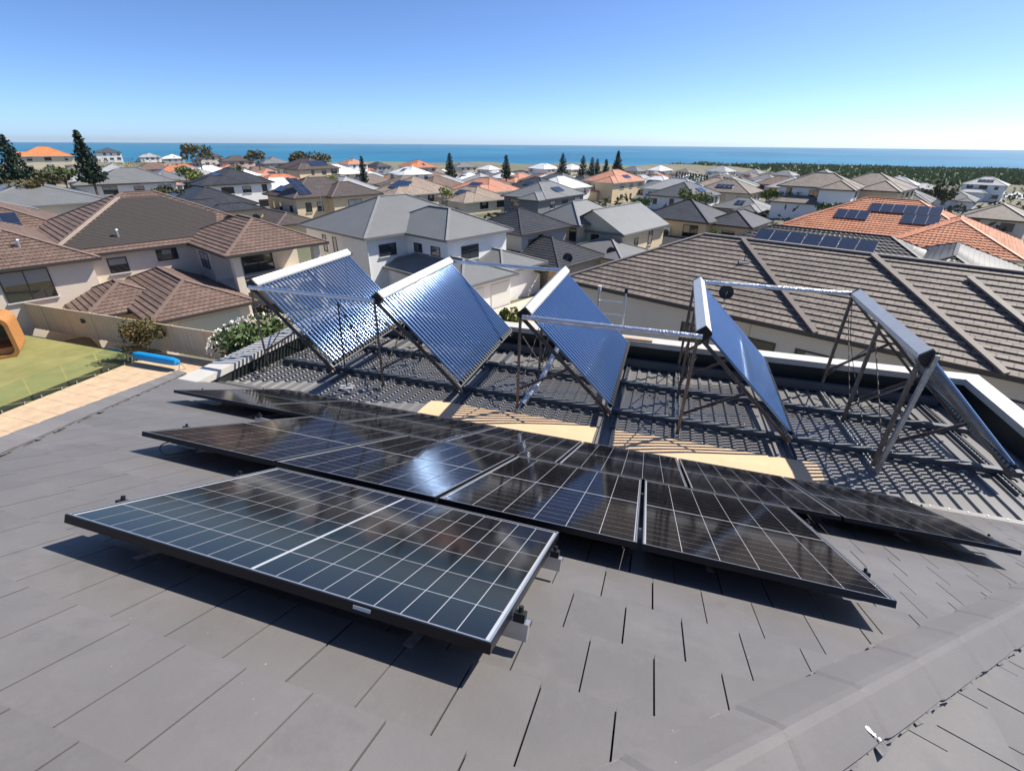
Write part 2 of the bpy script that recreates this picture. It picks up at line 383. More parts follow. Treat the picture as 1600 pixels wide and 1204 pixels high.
def panel(u, v, label, land=False):
    p = empty('solar_module', (0, 0, 0), label, 'solar panel', PVG)
    if not land: p.matrix_world = Matrix.Translation(P3(u, v)) @ PM
    else: p.matrix_world = Matrix.Translation(P3(u, v + PW)) @ PM @ Matrix.Rotation(-math.pi / 2, 4, 'Z')
    inst('frame', fr_me, p); inst('frame_lip', lip_me, p); b = inst('backsheet', bk_me, p)
    for r in range(18):
        for c in range(6):
            inst('cell', cl_me, b, (cx0 + c * cw, cy0 + r * ch + (mid if r > 8 else 0), -.0038))
    return p
pA = panel(1.269, -1.243, 'nearest solar panel, lying sideways alone in front of the others', True)
for i, lb in enumerate(('leftmost solar panel of the middle row', 'second solar panel from the left in the middle row, with the sun glint', 'third solar panel from the left in the middle row, right of the sun glint', 'rightmost solar panel of the middle row, its corner over the bare tiles')):
    panel(i * (PW + PG), 0, lb)
ords = ('leftmost', 'second from the left', 'third from the left', 'middle, fourth from the left', 'third from the right', 'second from the right', 'rightmost')
for i, lb in enumerate(ords): panel(-1.926 + i * (PW + PG), 1.800, 'solar panel of the far row, ' + lb)
mb = MB(); mb.box((-.032, -.0008, -.0205), (.032, 0, -.0085))
st = mb.build('maker_label', M['sticker'], pA); st.matrix_local = Matrix.Translation((PW + .001, PH * .755, 0)) @ Matrix.Rotation(math.pi / 2, 4, 'Z'); st['label'] = 'small white sticker on the frame edge'
# rails, clamps and feet
def rail(u0, u1, v, label):
    t = empty('mounting_rail', P3(u0, v, -STAND), label, 'rail', 'rails under the solar panels')
    iv = t.matrix_world.inverted(); t.location = P3(u0, v, -STAND)
    def put(o): o.parent = t; o.matrix_parent_inverse = Matrix.Translation(-P3(u0, v, -STAND)); return o
    mb = MB(); mb.bar(P3(u0, v, -FT - .032), P3(u1, v, -FT - .032), .038, .058, NN); put(mb.build('rail_bar', M['alu']))
    u = u0 + .35
    while u < u1:
        mb = MB(); mb.bar(P3(u, v + .03, -STAND + .012), P3(u, v + .03, -FT - .03), .035, .006, UU); mb.bar(P3(u, v - .16, -STAND + .014), P3(u, v + .035, -STAND + .014), .035, .006, NN); put(mb.build('foot', M['galv'])); u += 1.2
    for u in (u0, u1):
        s_ = 1 if u == u1 else -1
        mb = MB(); mb.bar(P3(u - s_ * .055, v, -.03), P3(u - s_ * .015, v, -.03), .035, .045, NN); mb.tube(P3(u - s_ * .035, v, -.008), P3(u - s_ * .035, v, .012), .009, 8); put(mb.build('end_clamp', M['blackplastic']))
rail(1.269 - .07, 1.269 + PH + .062, -1.0, 'front aluminium rail under the lone near solar panel')
rail(1.269 - .07, 1.269 + PH + .062, -.36, 'rear aluminium rail under the lone near solar panel')
rail(-.10, 4 * PW + 3 * PG + .06, .40, 'near aluminium rail under the middle row of solar panels')
rail(-.32, 4 * PW + 3 * PG + .06, 1.38, 'far aluminium rail under the middle row of solar panels')
rail(-1.926 - .06, -1.926 + 7 * PW + 6 * PG + .06, 2.2, 'near aluminium rail under the far row of solar panels')
rail(-1.926 - .06, -1.926 + 7 * PW + 6 * PG + .06, 3.2, 'far aluminium rail under the far row of solar panels')

# ------------------------------------------------------------------ evacuated-tube collectors
BX = (-6.93, -4.45, -1.98, .51, 3.04); A0, A1 = 6.56, 9.38
NT = 30; HZ = -2.27; FZ = -3.67
tm = MB(); tl = 1.85
tm.tube((0, 0, 0), (0, 0, -tl + .02), .0230, 16, cap=False); tm.tube((0, 0, -tl + .02), (0, 0, -tl + .012), .0230, 16, cap=False); tm.tube((0, 0, -tl + .012), (0, 0, -tl), .0230, 16, cap=False)
for j in range(16):   # rounded tip
    a, b = 2 * math.pi * j / 16, 2 * math.pi * (j + 1) / 16
    tm.face([(math.cos(a) * .0230, math.sin(a) * .0230, -tl), (math.cos(b) * .0230, math.sin(b) * .0230, -tl), (math.cos(b) * .015, math.sin(b) * .012, -tl - .02), (math.cos(a) * .015, math.sin(a) * .012, -tl - .02)])
tube_me = unbuild(tm.build('glass_tube', M['tubeglass'], smooth=True, merge=True)); tube_me.polygons.foreach_set('use_smooth', [True] * len(tube_me.polygons))
cm = MB(); cm.tube((0, 0, -tl - .03), (0, 0, -tl + .03), .034, 8); cup_me = unbuild(cm.build('tube_cup', M['blackplastic']))
names = ('leftmost tube collector, beside the white-flowered hedge', 'second tube collector from the left, facing the camera most fully', 'middle tube collector, in front of the ladder', 'second tube collector from the right, seen edge-on', 'rightmost tube collector, seen from behind with its bare frame')
for i, b in enumerate(BX):
    t = empty('solar_collector', (b, A0, mz(A0)), names[i], 'solar collector', 'evacuated-tube collectors on the sheet roof')
    def put(o): o.parent = t; o.matrix_parent_inverse = Matrix.Translation((-b, -A0, -mz(A0))); return o
    hx = b + .10; fx = b + 1.53
    d = Vector((fx - hx, 0, FZ - HZ)).normalized(); q = Vector((d.z, 0, -d.x)); q = -q      # d down the tubes, q outward normal (up-right)
    H = Vector((hx, 0, HZ))
    Mx = Matrix(((q.x, 0, -d.x, hx), (0, 1, 0, 0), (q.z, 0, -d.z, HZ), (0, 0, 0, 1)))
    # header box: five-sided section
    sec = [(-.085, -.07), (.06, -.07), (.085, -.045), (.085, .075), (-.05, .09), (-.085, .06)]
    mb = MB(); ra = [Mx @ Vector((x, A0 + .02, z)) for x, z in sec]; rb_ = [Mx @ Vector((x, A1 - .02, z)) for x, z in sec]
    for j in range(6): mb.face([ra[j], ra[(j + 1) % 6], rb_[(j + 1) % 6], rb_[j]])
    hd = put(mb.build('header_box', M['header']))
    for ya, yb in ((A0 - .015, A0 + .02), (A1 - .02, A1 + .015)):
        mb = MB(); ra = [Mx @ Vector((x * 1.06, ya, z * 1.06)) for x, z in sec]; rb_ = [Mx @ Vector((x * 1.06, yb, z * 1.06)) for x, z in sec]
        for j in range(6): mb.face([ra[j], ra[(j + 1) % 6], rb_[(j + 1) % 6], rb_[j]])
        mb.face(ra[::-1]); mb.face(rb_); put(mb.build('header_end_cap', M['blackplastic']))
    TMx = Matrix(((q.x, 0, -d.x, 0), (0, 1, 0, 0), (q.z, 0, -d.z, 0), (0, 0, 0, 1)))
    for j in range(NT):
        y = A0 + .09 + (A1 - A0 - .18) * j / (NT - 1); p = Vector((hx, y, HZ)) + q * .022 + d * .05
        o = link('glass_tube', tube_me, t); o.matrix_parent_inverse = Matrix.Translation((-b, -A0, -mz(A0))); o.matrix_basis = Matrix.Translation(p) @ TMx
        c = link('tube_cup', cup_me, t); c.matrix_parent_inverse = Matrix.Translation((-b, -A0, -mz(A0))); c.matrix_basis = Matrix.Translation(p) @ TMx
    mb = MB(); p = H + d * (tl + .06) - q * .03; mb.bar((p.x, A0, p.z), (p.x, A1, p.z), .09, .05, q); put(mb.build('bottom_rail', M['beam']))
    for k, ya in enumerate((A0 + .03, (A0 + A1) / 2, A1 - .03)):
        a = H + d * .0 - q * .075; c = H + d * (tl + .16) - q * .075; a.y = c.y = ya
        mb = MB(); mb.angle(a, c, .045, .006, q); put(mb.build('side_rail', M['rustgalv']))
        base = Vector((b, ya, mz(ya) + .05)); top = Vector((hx - .07, ya, HZ - .03))
        mb = MB(); mb.angle(base, top, .045, .006, (1, 0, 0)); put(mb.build('post', M['rustgalv']))
        mp = base.lerp(top, .22); mq = a.lerp(c, .52)
        mb = MB(); mb.angle(mp, mq, .035, .005); put(mb.build('brace', M['rustgalv']))
    for k, (ya, yb) in enumerate(((A0 + .03, (A0 + A1) / 2), ((A0 + A1) / 2, A1 - .03))):
        z0, z1 = mz(ya) + .35, HZ - .35
        mb = MB(); mb.bar((b + .02, ya, z0), (b + .06, yb, z1), .028, .005, (1, 0, 0)); put(mb.build('cross_brace', M['rustgalv']))
        mb = MB(); mb.bar((b + .025, yb, z0 - .1), (b + .065, ya, z1), .028, .005, (1, 0, 0)); put(mb.build('cross_brace', M['rustgalv']))
    # slotted struts on the roof
    for xx, nm in ((b, 'base_strut'), (fx + .02, 'foot_strut')):
        mb = MB(); 
        for s_ in (-.028, .028): mb.bar((xx + s_, A0 - .12, mz(A0 - .12) + .052), (xx + s_, A1 + .06, mz(A1 + .06) + .052), .012, .045)
        y = A0 - .1
        while y < A1: mb.bar((xx - .022, y, mz(y) + .055), (xx + .022, y, mz(y) + .055), .03, .006); y += .075
        put(mb.build(nm, M['galv'] if xx == b else M['beam']))
    if i == 4:
        mb = MB(); mb.bar((b + .0, A0 - .1, mz(A0) + .03), (hx + .05, A0 - .03, HZ + .06), .05, .05, (0, 1, 0)); o = put(mb.build('steel_prop', M['galv'])); o['label'] = 'bright galvanised prop at the near end'
# cross beams
for a_, lb in ((6.98, 'near slate-grey steel beam crossing the sheet roof under the collectors'), (8.25, 'middle slate-grey steel beam crossing the sheet roof under the collectors'), (9.34, 'far slate-grey steel beam running along the back parapet')):
    mb = MB(); z = mz(a_) + .085; mb.bar((LX0 + .25, a_, z - (.0 if a_ < 9 else -.03)), (LX1 - .35, a_, z - (.0 if a_ < 9 else -.03)), .09, .085 if a_ < 9 else .16)
    tag(mb.build('steel_beam', M['beam']), lb, 'beam', 'steel beams under the collectors')
# foil-lagged pipes
def pipe(pts, label, r=.037):
    mb = MB()
    for p, q_ in zip(pts[:-1], pts[1:]): mb.tube(p, q_, r, 12, wob=.05, rings=max(2, int((Vector(q_) - Vector(p)).length / .06)))
    o = mb.build('lagged_pipe', M['foil'], smooth=True); return tag(o, label, 'pipe', 'foil-lagged pipes between the collectors')
hx = [b + .10 for b in BX]
pipe([(hx[0] - .02, A0 - .06, HZ - .02), (hx[1] - .02, A0 - .06, HZ - .02)], 'silver lagged pipe joining the near ends of the two leftmost collectors')
pipe([(hx[1], A1 + .06, HZ), (hx[2], A1 + .06, HZ)], 'silver lagged pipe between the far ends of the second and middle collectors')
pipe([(hx[2] - .02, A0 - .06, HZ - .02), (hx[3] - .02, A0 - .06, HZ - .02)], 'silver lagged pipe joining the near ends of the middle and fourth collectors')
pipe([(hx[3], A1 + .06, HZ), (hx[4], A1 + .06, HZ)], 'silver lagged pipe joining the far ends of the two rightmost collectors')
tag(pipe([(BX[2] + .06, A0 + .12, mz(A0) + .1), (BX[2] + .25, A0 + .5, mz(A0) + .35), (BX[2] + .42, A0 + 1.0, mz(A0) + .8), (BX[2] + .5, A0 + 1.3, mz(A0) + 1.0)], 'silver lagged hose rising behind the post of the middle collector', .045), cat='hose')
# pipe stay on a round foot
t = empty('pipe_stand', (-5.05, 6.36, mz(6.36) + .03), 'thin dark pole on a round white foot, propping the left pipe', 'stand')
mb = MB(); mb.tube((0, 0, 0), (0, 0, .018), .13, 20); mb.build('base_plate', M['paracap'], t)
mb = MB(); mb.tube((0, 0, .018), (-.03, .15, 1.5), .012, 8); mb.build('pole', M['blackplastic'], t)
mb = MB(); mb.tube((.36, .5, .03), (-.02, .15, 1.45), .009, 6); mb.build('stay', M['blackplastic'], t)
# cardboard sheets left on the roof
for x0, x1, lb in ((-3.42, -.66, 'flat cardboard sheet on the sheet roof, below the second and middle collectors'), (-.42, 2.33, 'flat cardboard sheet on the sheet roof, below the fourth collector')):
    mb = MB(); ny = 6
    for (a_, b_) in ((5.74, 6.06), (6.06, 6.42)):
        K = 8
        for k in range(K):
            xa = x0 + (x1 - x0) * k / K; xb = x0 + (x1 - x0) * (k + 1) / K; w = lambda x, y: mz(y) + .036 + .006 * math.sin(3 * x + y) + (.012 if y == 6.06 else 0)
            xs = .12 * (a_ - 5.74)
            mb.face([(xa, a_, w(xa, a_)), (xb, a_, w(xb, a_)), (xb, b_, w(xb, b_)), (xa, b_, w(xa, b_))]); mb.face([(xa, b_, w(xa, b_) - .005), (xb, b_, w(xb, b_) - .005), (xb, a_, w(xb, a_) - .005), (xa, a_, w(xa, a_) - .005)])
    tag(mb.build('cardboard_sheet', M['card']), lb, 'cardboard', 'cardboard sheets on the roof')
# ladder standing behind the back parapet
t = empty('ladder', (-1.0, 11.6, -13.3), 'aluminium ladder leaning against the back parapet, its top two rungs showing', 'ladder')
lb_, lt_ = Vector((-1.0, 11.6, -13.3)), Vector((-.97, 9.86, -2.72))
def lput(o): o.parent = t; o.matrix_parent_inverse = Matrix.Translation((1.0, -11.6, 13.3)); return o
for s_ in (-1, 1):
    mb = MB(); mb.bar(lb_ + Vector((s_ * .30, 0, 0)), lt_ + Vector((s_ * .27, 0, 0)), .03, .075, (0, 1, 0)); lput(mb.build('stile', M['alu']))
    mb = MB(); p = lt_ + Vector((s_ * .27, 0, 0)); mb.box((p.x - .03, p.y - .05, p.z - .0), (p.x + .03, p.y + .05, p.z + .10)); lput(mb.build('stile_cap', M['paracap'] if s_ < 0 else M['blackplastic']))
k = 0
while k < 36:
    f_ = 1 - (.22 + k * .3) / (lt_ - lb_).length; p = lb_.lerp(lt_, f_); mb = MB(); mb.tube(p + Vector((-.29, 0, 0)), p + Vector((.29, 0, 0)), .018, 8); lput(mb.build('rung', M['alu'])); k += 1
mb = MB(); mb.box((-.75, 9.5, CZ + .001), (-.05, 9.6, CZ + .03)); tag(mb.build('timber_offcut', M['timber']), 'short timber offcut lying on the back parapet', 'timber')
mb = MB()
for k in range(5): mb.tube((-.80 + k * .022, 9.47, CZ + .012), (-.80 + k * .022 + random.uniform(-.03, .03), 9.44, CZ - .13 - .03 * (k % 3)), .016, 6, .010)
mb.box((-.83, 9.46, CZ + .0), (-.69, 9.62, CZ + .022)); tag(mb.build('glove', M['glove']), 'bright blue rubber glove draped over the back parapet', 'glove')
#PART2
# ================================================================== the neighbourhood
GR = R(-24); E1 = Vector((math.cos(GR), math.sin(GR), 0)); E2 = Vector((-math.sin(GR), math.cos(GR), 0))
def gp(s, t, z=0): p = E1 * s + E2 * t; return Vector((p.x, p.y, z))
TER = []     # (x, y, z) ground heights
ROOF = {k: roof_mat('roof_' + k, c, kd, rg, v) for k, c, kd, rg, v in (
    ('brown', (.175, .118, .095), 'tile', .75, .12), ('taupe', (.185, .152, .13), 'tile', .7, .12), ('dbrown', (.085, .068, .062), 'tile', .6, .12), ('tan', (.30, .235, .19), 'tile', .8, .12),
    ('black', (.045, .048, .055), 'tile', .5, .15), ('red', (.50, .19, .095), 'tile', .75, .15), ('orange', (.62, .22, .08), 'tile', .75, .12), ('salmon', (.5, .23, .15), 'tile', .75, .12),
    ('grey', (.165, .17, .17), 'metal', .45, .06), ('lgrey', (.33, .34, .34), 'metal', .45, .06), ('dgrey', (.075, .08, .085), 'metal', .45, .08), ('white', (.74, .74, .73), 'metal', .45, .04), ('green', (.17, .20, .18), 'metal', .5, .06), ('cream', (.55, .48, .38), 'metal', .5, .06))}
ROOFC = {'brown': (.20, .14, .112), 'taupe': (.21, .175, .15), 'dbrown': (.17, .13, .115), 'tan': (.34, .28, .23), 'black': (.035, .037, .043), 'red': (.5, .2, .11), 'orange': (.6, .25, .11), 'salmon': (.52, .27, .19), 'grey': (.24, .245, .25), 'lgrey': (.4, .41, .41), 'dgrey': (.1, .105, .11), 'white': (.76, .76, .75), 'green': (.22, .25, .23), 'cream': (.55, .5, .4)}
CAPM = {k: mat('ridge_' + k, c, .6, var=.12, vscale=2) for k, c in ROOFC.items()}
WALL = {k: mat('wall_' + k, c, .85, var=.05, vscale=.8, bump=.05, bscale=20) for k, c in (('cream', (.72, .61, .43)), ('white', (.84, .83, .80)), ('beige', (.70, .61, .50)), ('grey', (.36, .36, .36)), ('pink', (.62, .45, .38)), ('sand', (.70, .56, .36)), ('slate', (.17, .18, .19)))}
GUT = {'d': mat('dark_gutter', (.05, .042, .04), .5), 'l': mat('pale_gutter', (.5, .47, .42), .5), 'g': mat('grey_gutter', (.16, .165, .17), .45)}
M['glass'] = mat('window_glass', (.025, .032, .038), .05, spec=.8, coat=.6, rnd=.4)
M['wframe'] = mat('dark_window_frame', (.03, .03, .034), .4); M['wframel'] = mat('pale_window_frame', (.6, .6, .58), .4)
M['door'] = mat('garage_door_paint', (.5, .52, .46), .5)
M['ac'] = mat('air_conditioner_white', (.72, .72, .69), .5)
M['mat'] = mat('black_rubber_mat', (.045, .037, .034), .8, var=.25, vscale=3, streak=(1.5, 1.5, 9))
M['pvdark'] = mat('distant_solar_panel', (.018, .026, .05), .12, spec=.6, coat=.4); M['pvrim'] = mat('distant_panel_rim', (.35, .36, .38), .35, metal=.6)
WC = {}
M['blind'] = mat('pale_blind', (.42, .41, .38), .5, rnd=.3)
def window(parent, x, y, z, w, h, face, light=False):
    key = (round(w, 2), round(h, 2), light)
    if key not in WC:
        mb = MB(); b = .07
        for a, c in (((-w / 2, -.05, 0), (-w / 2 + b, .03, h)), ((w / 2 - b, -.05, 0), (w / 2, .03, h)), ((-w / 2 + b, -.05, 0), (w / 2 - b, .03, b)), ((-w / 2 + b, -.05, h - b), (w / 2 - b, .03, h))): mb.box(a, c)
        if w > 1.5: mb.box((-.03, -.045, b), (.03, .03, h - b))
        f = unbuild(mb.build('window', M['wframel' if light else 'wframe']))
        mb = MB(); mb.box((-w / 2 + b, -.022, b), (w / 2 - b, .02, h - b)); pn = unbuild(mb.build('pane', M['glass']))
        mb = MB(); mb.box((-w / 2 - .08, -.13, -.08), (w / 2 + .08, .0, -.004)); sl = unbuild(mb.build('sill', M['wframel']))
        mb = MB(); mb.box((-w / 2 + b, -.030, h * .55), (w / 2 - b, -.024, h - b)); WC[key] = (f, pn, sl, unbuild(mb.build('blind', M['blind'])))
    rz = {'y-': 0, 'x+': math.pi / 2, 'y+': math.pi, 'x-': -math.pi / 2}[face]
    o = inst('window', WC[key][0], parent, (x, y, z), rz); inst('pane', WC[key][1], o); inst('sill', WC[key][2], o)
    if random.random() < .35: bl_ = inst('blind', WC[key][3], o); bl_.scale.x = random.choice((1, 1, .48))
    return o

def emit(mb, P, mode, g=.40, step=.05):
    """one roof slope: P = eave left, eave right, top right, top left"""
    A, B, C, D = [Vector(p) for p in P]; u = (B - A).normalized(); nrm = (B - A).cross(D - A if (D - A).length > .01 else C - A).normalized(); v = nrm.cross(u).normalized()
    lo = lambda p: ((p - A).dot(u), (p - A).dot(v)); (ub, _), (uc, vc), (ud, vd) = lo(B), lo(C), lo(D); V = max(vc, vd)
    if mode == 'flat':
        pts = [A, B, C] if (C - D).length < .02 else [A, B, C, D]
        mb.face(pts, [lo(p) for p in pts]); return
    uL = lambda t: ud * t / V; uR = lambda t: ub + (uc - ub) * t / V
    n = max(1, int(math.ceil(V / g)))
    for k in range(n):
        v0, v1 = V * k / n, V * (k + 1) / n; a0, b0, a1, b1 = uL(v0), uR(v0), uL(v1), uR(v1)
        if mode == 'course': xs = [0, 1]; pr = lambda t, w: 0
        else:
            m = max(2, int((b0 - a0) / .085)); xs = [i / m for i in range(m + 1)]; pr = lambda t, w: .032 * (1 - abs(math.sin(math.pi * (a0 + (b0 - a0) * t) / .34)) ** .6 * 1.0)
        for xa, xb in zip(xs[:-1], xs[1:]):
            q = lambda t, vv, aa, bb, h: A + u * (aa + (bb - aa) * t) + v * vv + nrm * h
            p0, p1 = q(xa, v0, a0, b0, step + pr(xa, 0)), q(xb, v0, a0, b0, step + pr(xb, 0)); p2, p3 = q(xb, v1, a1, b1, .004 + pr(xb, 0)), q(xa, v1, a1, b1, .004 + pr(xa, 0))
            mb.face([p0, p1, p2, p3], [lo(p) for p in (p0, p1, p2, p3)])
            r0, r1 = q(xa, v0, a0, b0, 0), q(xb, v0, a0, b0, 0); mb.face([r0, r1, p1, p0], [lo(p) for p in (r0, r1, p1, p0)])

def roof_block(root, b, kind, rk, gut='d', capw=.22):
    x0, x1, y0, y1, ez, pitch = b['x0'], b['x1'], b['y0'], b['y1'], b['ez'], R(b.get('pitch', 25)); oh = b.get('oh', .5); typ = b.get('typ', 'hip')
    X0, X1, Y0, Y1 = x0 - oh, x1 + oh, y0 - oh, y1 + oh; w, d = X1 - X0, Y1 - Y0; mb = MB(); lines = []
    if typ == 'hip':
        if w >= d: h = d / 2; Ra, Rb = Vector((X0 + h, Y0 + h, ez + h * math.tan(pitch))), Vector((X1 - h, Y0 + h, ez + h * math.tan(pitch)))
        else: h = w / 2; Ra, Rb = Vector((X0 + h, Y0 + h, ez + h * math.tan(pitch))), Vector((X0 + h, Y1 - h, ez + h * math.tan(pitch)))
        c = [Vector((X0, Y0, ez)), Vector((X1, Y0, ez)), Vector((X1, Y1, ez)), Vector((X0, Y1, ez))]
        if w >= d: S = {'y-': (c[0], c[1], Rb, Ra), 'x+': (c[1], c[2], Rb, Rb), 'y+': (c[2], c[3], Ra, Rb), 'x-': (c[3], c[0], Ra, Ra)}; lines = [(c[0], Ra), (c[3], Ra), (c[1], Rb), (c[2], Rb)]
        else: S = {'y-': (c[0], c[1], Ra, Ra), 'x+': (c[1], c[2], Rb, Ra), 'y+': (c[2], c[3], Rb, Rb), 'x-': (c[3], c[0], Ra, Rb)}; lines = [(c[0], Ra), (c[1], Ra), (c[2], Rb), (c[3], Rb)]
        if (Ra - Rb).length > .1: lines.append((Ra, Rb))
    else:       # gable with its ridge along x or y
        c = [Vector((X0, Y0, ez)), Vector((X1, Y0, ez)), Vector((X1, Y1, ez)), Vector((X0, Y1, ez))]
        if typ == 'gx': h = d / 2; Ra, Rb = Vector((X0, Y0 + h, ez + h * math.tan(pitch))), Vector((X1, Y0 + h, ez + h * math.tan(pitch))); S = {'y-': (c[0], c[1], Rb, Ra), 'y+': (c[2], c[3], Ra, Rb)}
        else: h = w / 2; Ra, Rb = Vector((X0 + h, Y0, ez + h * math.tan(pitch))), Vector((X0 + h, Y1, ez + h * math.tan(pitch))); S = {'x+': (c[1], c[2], Rb, Ra), 'x-': (c[3], c[0], Ra, Rb)}
        lines = [(Ra, Rb)]
        g = MB(); i_ = oh + .02
        if typ == 'gx':
            for X in (x0 + .01, x1 - .01): g.face([(X, y0, ez - .02), (X, y1, ez - .02), (X, (y0 + y1) / 2, ez + (y1 - y0) / 2 * math.tan(pitch) + oh * math.tan(pitch) - .06)])
        else:
            for Y in (y0 + .01, y1 - .01): g.face([(x0, Y, ez - .02), (x1, Y, ez - .02), ((x0 + x1) / 2, Y, ez + (x1 - x0) / 2 * math.tan(pitch) + oh * math.tan(pitch) - .06)])
        g.build('gable_wall', b['wall'], root)
    for P in S.values(): emit(mb, P, kind if kind in ('course', 'roll') else 'flat')
    mb.face([c[3] + Vector((0, 0, -.01)), c[2] + Vector((0, 0, -.01)), c[1] + Vector((0, 0, -.01)), c[0] + Vector((0, 0, -.01))])
    r = mb.build('roof', ROOF[rk], root, uv=True)
    for a, e in lines:
        m2 = MB(); dz = Vector((0, 0, .04)); m2.bar(a + dz, e + dz, capw, .07); m2.build('ridge_cap', CAPM[rk], r)
    # gutter ring
    m3 = MB(); O = [(X0 - .06, Y0 - .06), (X1 + .06, Y0 - .06), (X1 + .06, Y1 + .06), (X0 - .06, Y1 + .06)]; I = [(X0 + .04, Y0 + .04), (X1 - .04, Y0 + .04), (X1 - .04, Y1 - .04), (X0 + .04, Y1 - .04)]
    zt, zb = ez + .05, ez - .16; vv = [(*p, z) for z in (zt, zb) for p in O] + [(*p, z) for z in (zt, zb) for p in I]
    m3.v = vv
    for k in range(4):
        j = (k + 1) % 4
        for q in ((k + 4, j + 4, j, k), (k, j, j + 8, k + 8), (k + 8, j + 8, j + 12, k + 12), (k + 12, j + 12, j + 4, k + 4)): m3.f.append(q); m3.uv.append([(0, 0)] * 4); m3.mi.append(0)
    m3.build('gutter', GUT[gut], r)
    return r, S
NLOW = 1.2
def build_house(label, origin, gz, blocks, kind, rk, wk, gut='d', rz=GR, name='house', cat='house', group='houses of the neighbourhood', capw=.22):
    root = empty(name, (origin[0], origin[1], gz), label, cat, group, rz); slopes = []
    for b in blocks:
        b['wall'] = WALL[b.get('wk', wk)]
        r, S = roof_block(root, b, b.get('kind', kind), b.get('rk', rk), gut, capw); slopes.append((S, root))
        if not b.get('open'):
            wx0, wx1, wy0, wy1 = b.get('walls', (b['x0'], b['x1'], b['y0'], b['y1']))
            mb = MB(); mb.box((wx0, wy0, b.get('bz', -NLOW)), (wx1, wy1, b['ez'] - .02)); mb.build('wall', b['wall'], root)
        c, s_ = math.cos(rz), math.sin(rz)
        for x in (b['x0'], (b['x0'] + b['x1']) / 2, b['x1']):
            for y in (b['y0'], b['y1']): TER.append((origin[0] + c * x - s_ * y, origin[1] + s_ * x + c * y, gz))
    return root, slopes
PVM = {}
def pv_array(root, S, face, u0, v0, nu, nv, label, pw=1.0, ph=1.65, skip=()):
    A, B, C, D = [Vector(p) for p in S[face]]; u = (B - A).normalized(); n_ = (B - A).cross((D if (D - A).length > .01 else C) - A).normalized(); v = n_.cross(u)
    if (pw, ph) not in PVM:
        mb = MB(); mb.box((.015, .015, 0), (pw - .015, ph - .015, .041)); a = unbuild(mb.build('panel', M['pvdark']))
        mb = MB(); mb.box((0, 0, -.005), (pw, ph, .036)); PVM[(pw, ph)] = (unbuild(mb.build('panel', M['pvrim'])), a)
    t = empty('solar_array', (0, 0, 0), label, 'solar array', 'solar arrays on the neighbouring roofs')
    Lm = Matrix(((u.x, v.x, n_.x, 0), (u.y, v.y, n_.y, 0), (u.z, v.z, n_.z, 0), (0, 0, 0, 1))); p = A + u * u0 + v * v0 + n_ * .13
    c = Matrix.Translation(root.location) @ Matrix.Rotation(root.rotation_euler.z, 4, 'Z')
    t.matrix_world = c @ Matrix.Translation(p) @ Lm
    for i in range(nu):
        for j in range(nv):
            if (i, j) in skip: continue
            o = inst('panel', PVM[(pw, ph)][0], t, (i * (pw + .02), j * (ph + .02), 0)); inst('cell_face', PVM[(pw, ph)][1], o)
    return t
def cyl_vent(root_world, label):
    t = empty('roof_vent', root_world, label, 'vent', 'small vents on the neighbouring roofs')
    mb = MB(); mb.tube((0, 0, -.2), (0, 0, .35), .09, 10); mb.build('stack', M['alu'], t)
    mb = MB(); mb.tube((0, 0, .35), (0, 0, .43), .16, 12, .1); mb.build('cowl', M['alu'], t); return t
def dish(p, label, r=.42, dirv=(.5, -.6, .5)):
    t = empty('satellite_dish', p, label, 'satellite dish', 'satellite dishes'); d = Vector(dirv).normalized(); q = d.to_track_quat('Z', 'Y')
    mb = MB(); rings = [[q @ Vector((math.cos(a) * r * k / 4, math.sin(a) * r * k / 4, .22 * r * (k / 4) ** 2)) + Vector((0, 0, .75)) for a in [2 * math.pi * j / 20 for j in range(20)]] for k in range(5)]
    for a, b in zip(rings[:-1], rings[1:]):
        for j in range(20): mb.face([a[j], a[(j + 1) % 20], b[(j + 1) % 20], b[j]])
    mb.build('reflector', M['blackplastic'], t, smooth=True)
    mb = MB(); mb.tube((0, 0, -.3), (0, 0, .72), .03, 8); mb.build('mast', M['galv'], t)
    mb = MB(); mb.tube(Vector((0, 0, .75)) - q @ Vector((0, r * .7, 0)), Vector((0, 0, .75)) + d * r * .9, .012, 6); mb.build('feed_arm', M['galv'], t); return t
GZ = -13.3; GYD = -12.0
def loc(blocks_grid):   # rect in grid coords -> centre + local
    return blocks_grid
def near_house(label, s0, t0, blocks, kind, rk, wk, gz=GZ, **kw):
    """blocks given in grid coordinates (s, t) and absolute eave heights"""
    o = gp(s0, t0)
    for b in blocks:
        b['x0'] -= s0; b['x1'] -= s0; b['y0'] -= t0; b['y1'] -= t0; b['ez'] -= gz
        if 'walls' in b: w = b['walls']; b['walls'] = (w[0] - s0, w[1] - s0, w[2] - t0, w[3] - t0)
        if 'bz' in b: b['bz'] -= gz
    return build_house(label, o, gz, blocks, kind, rk, wk, **kw)
def blk(x0, x1, y0, y1, ez, **k): return dict(x0=x0, x1=x1, y0=y0, y1=y1, ez=ez, **k)
def nwin(root, s0, t0, gz, s, t, z, w, h, face, light=False): return window(root, s - s0, t - t0, z - gz, w, h, face, light)

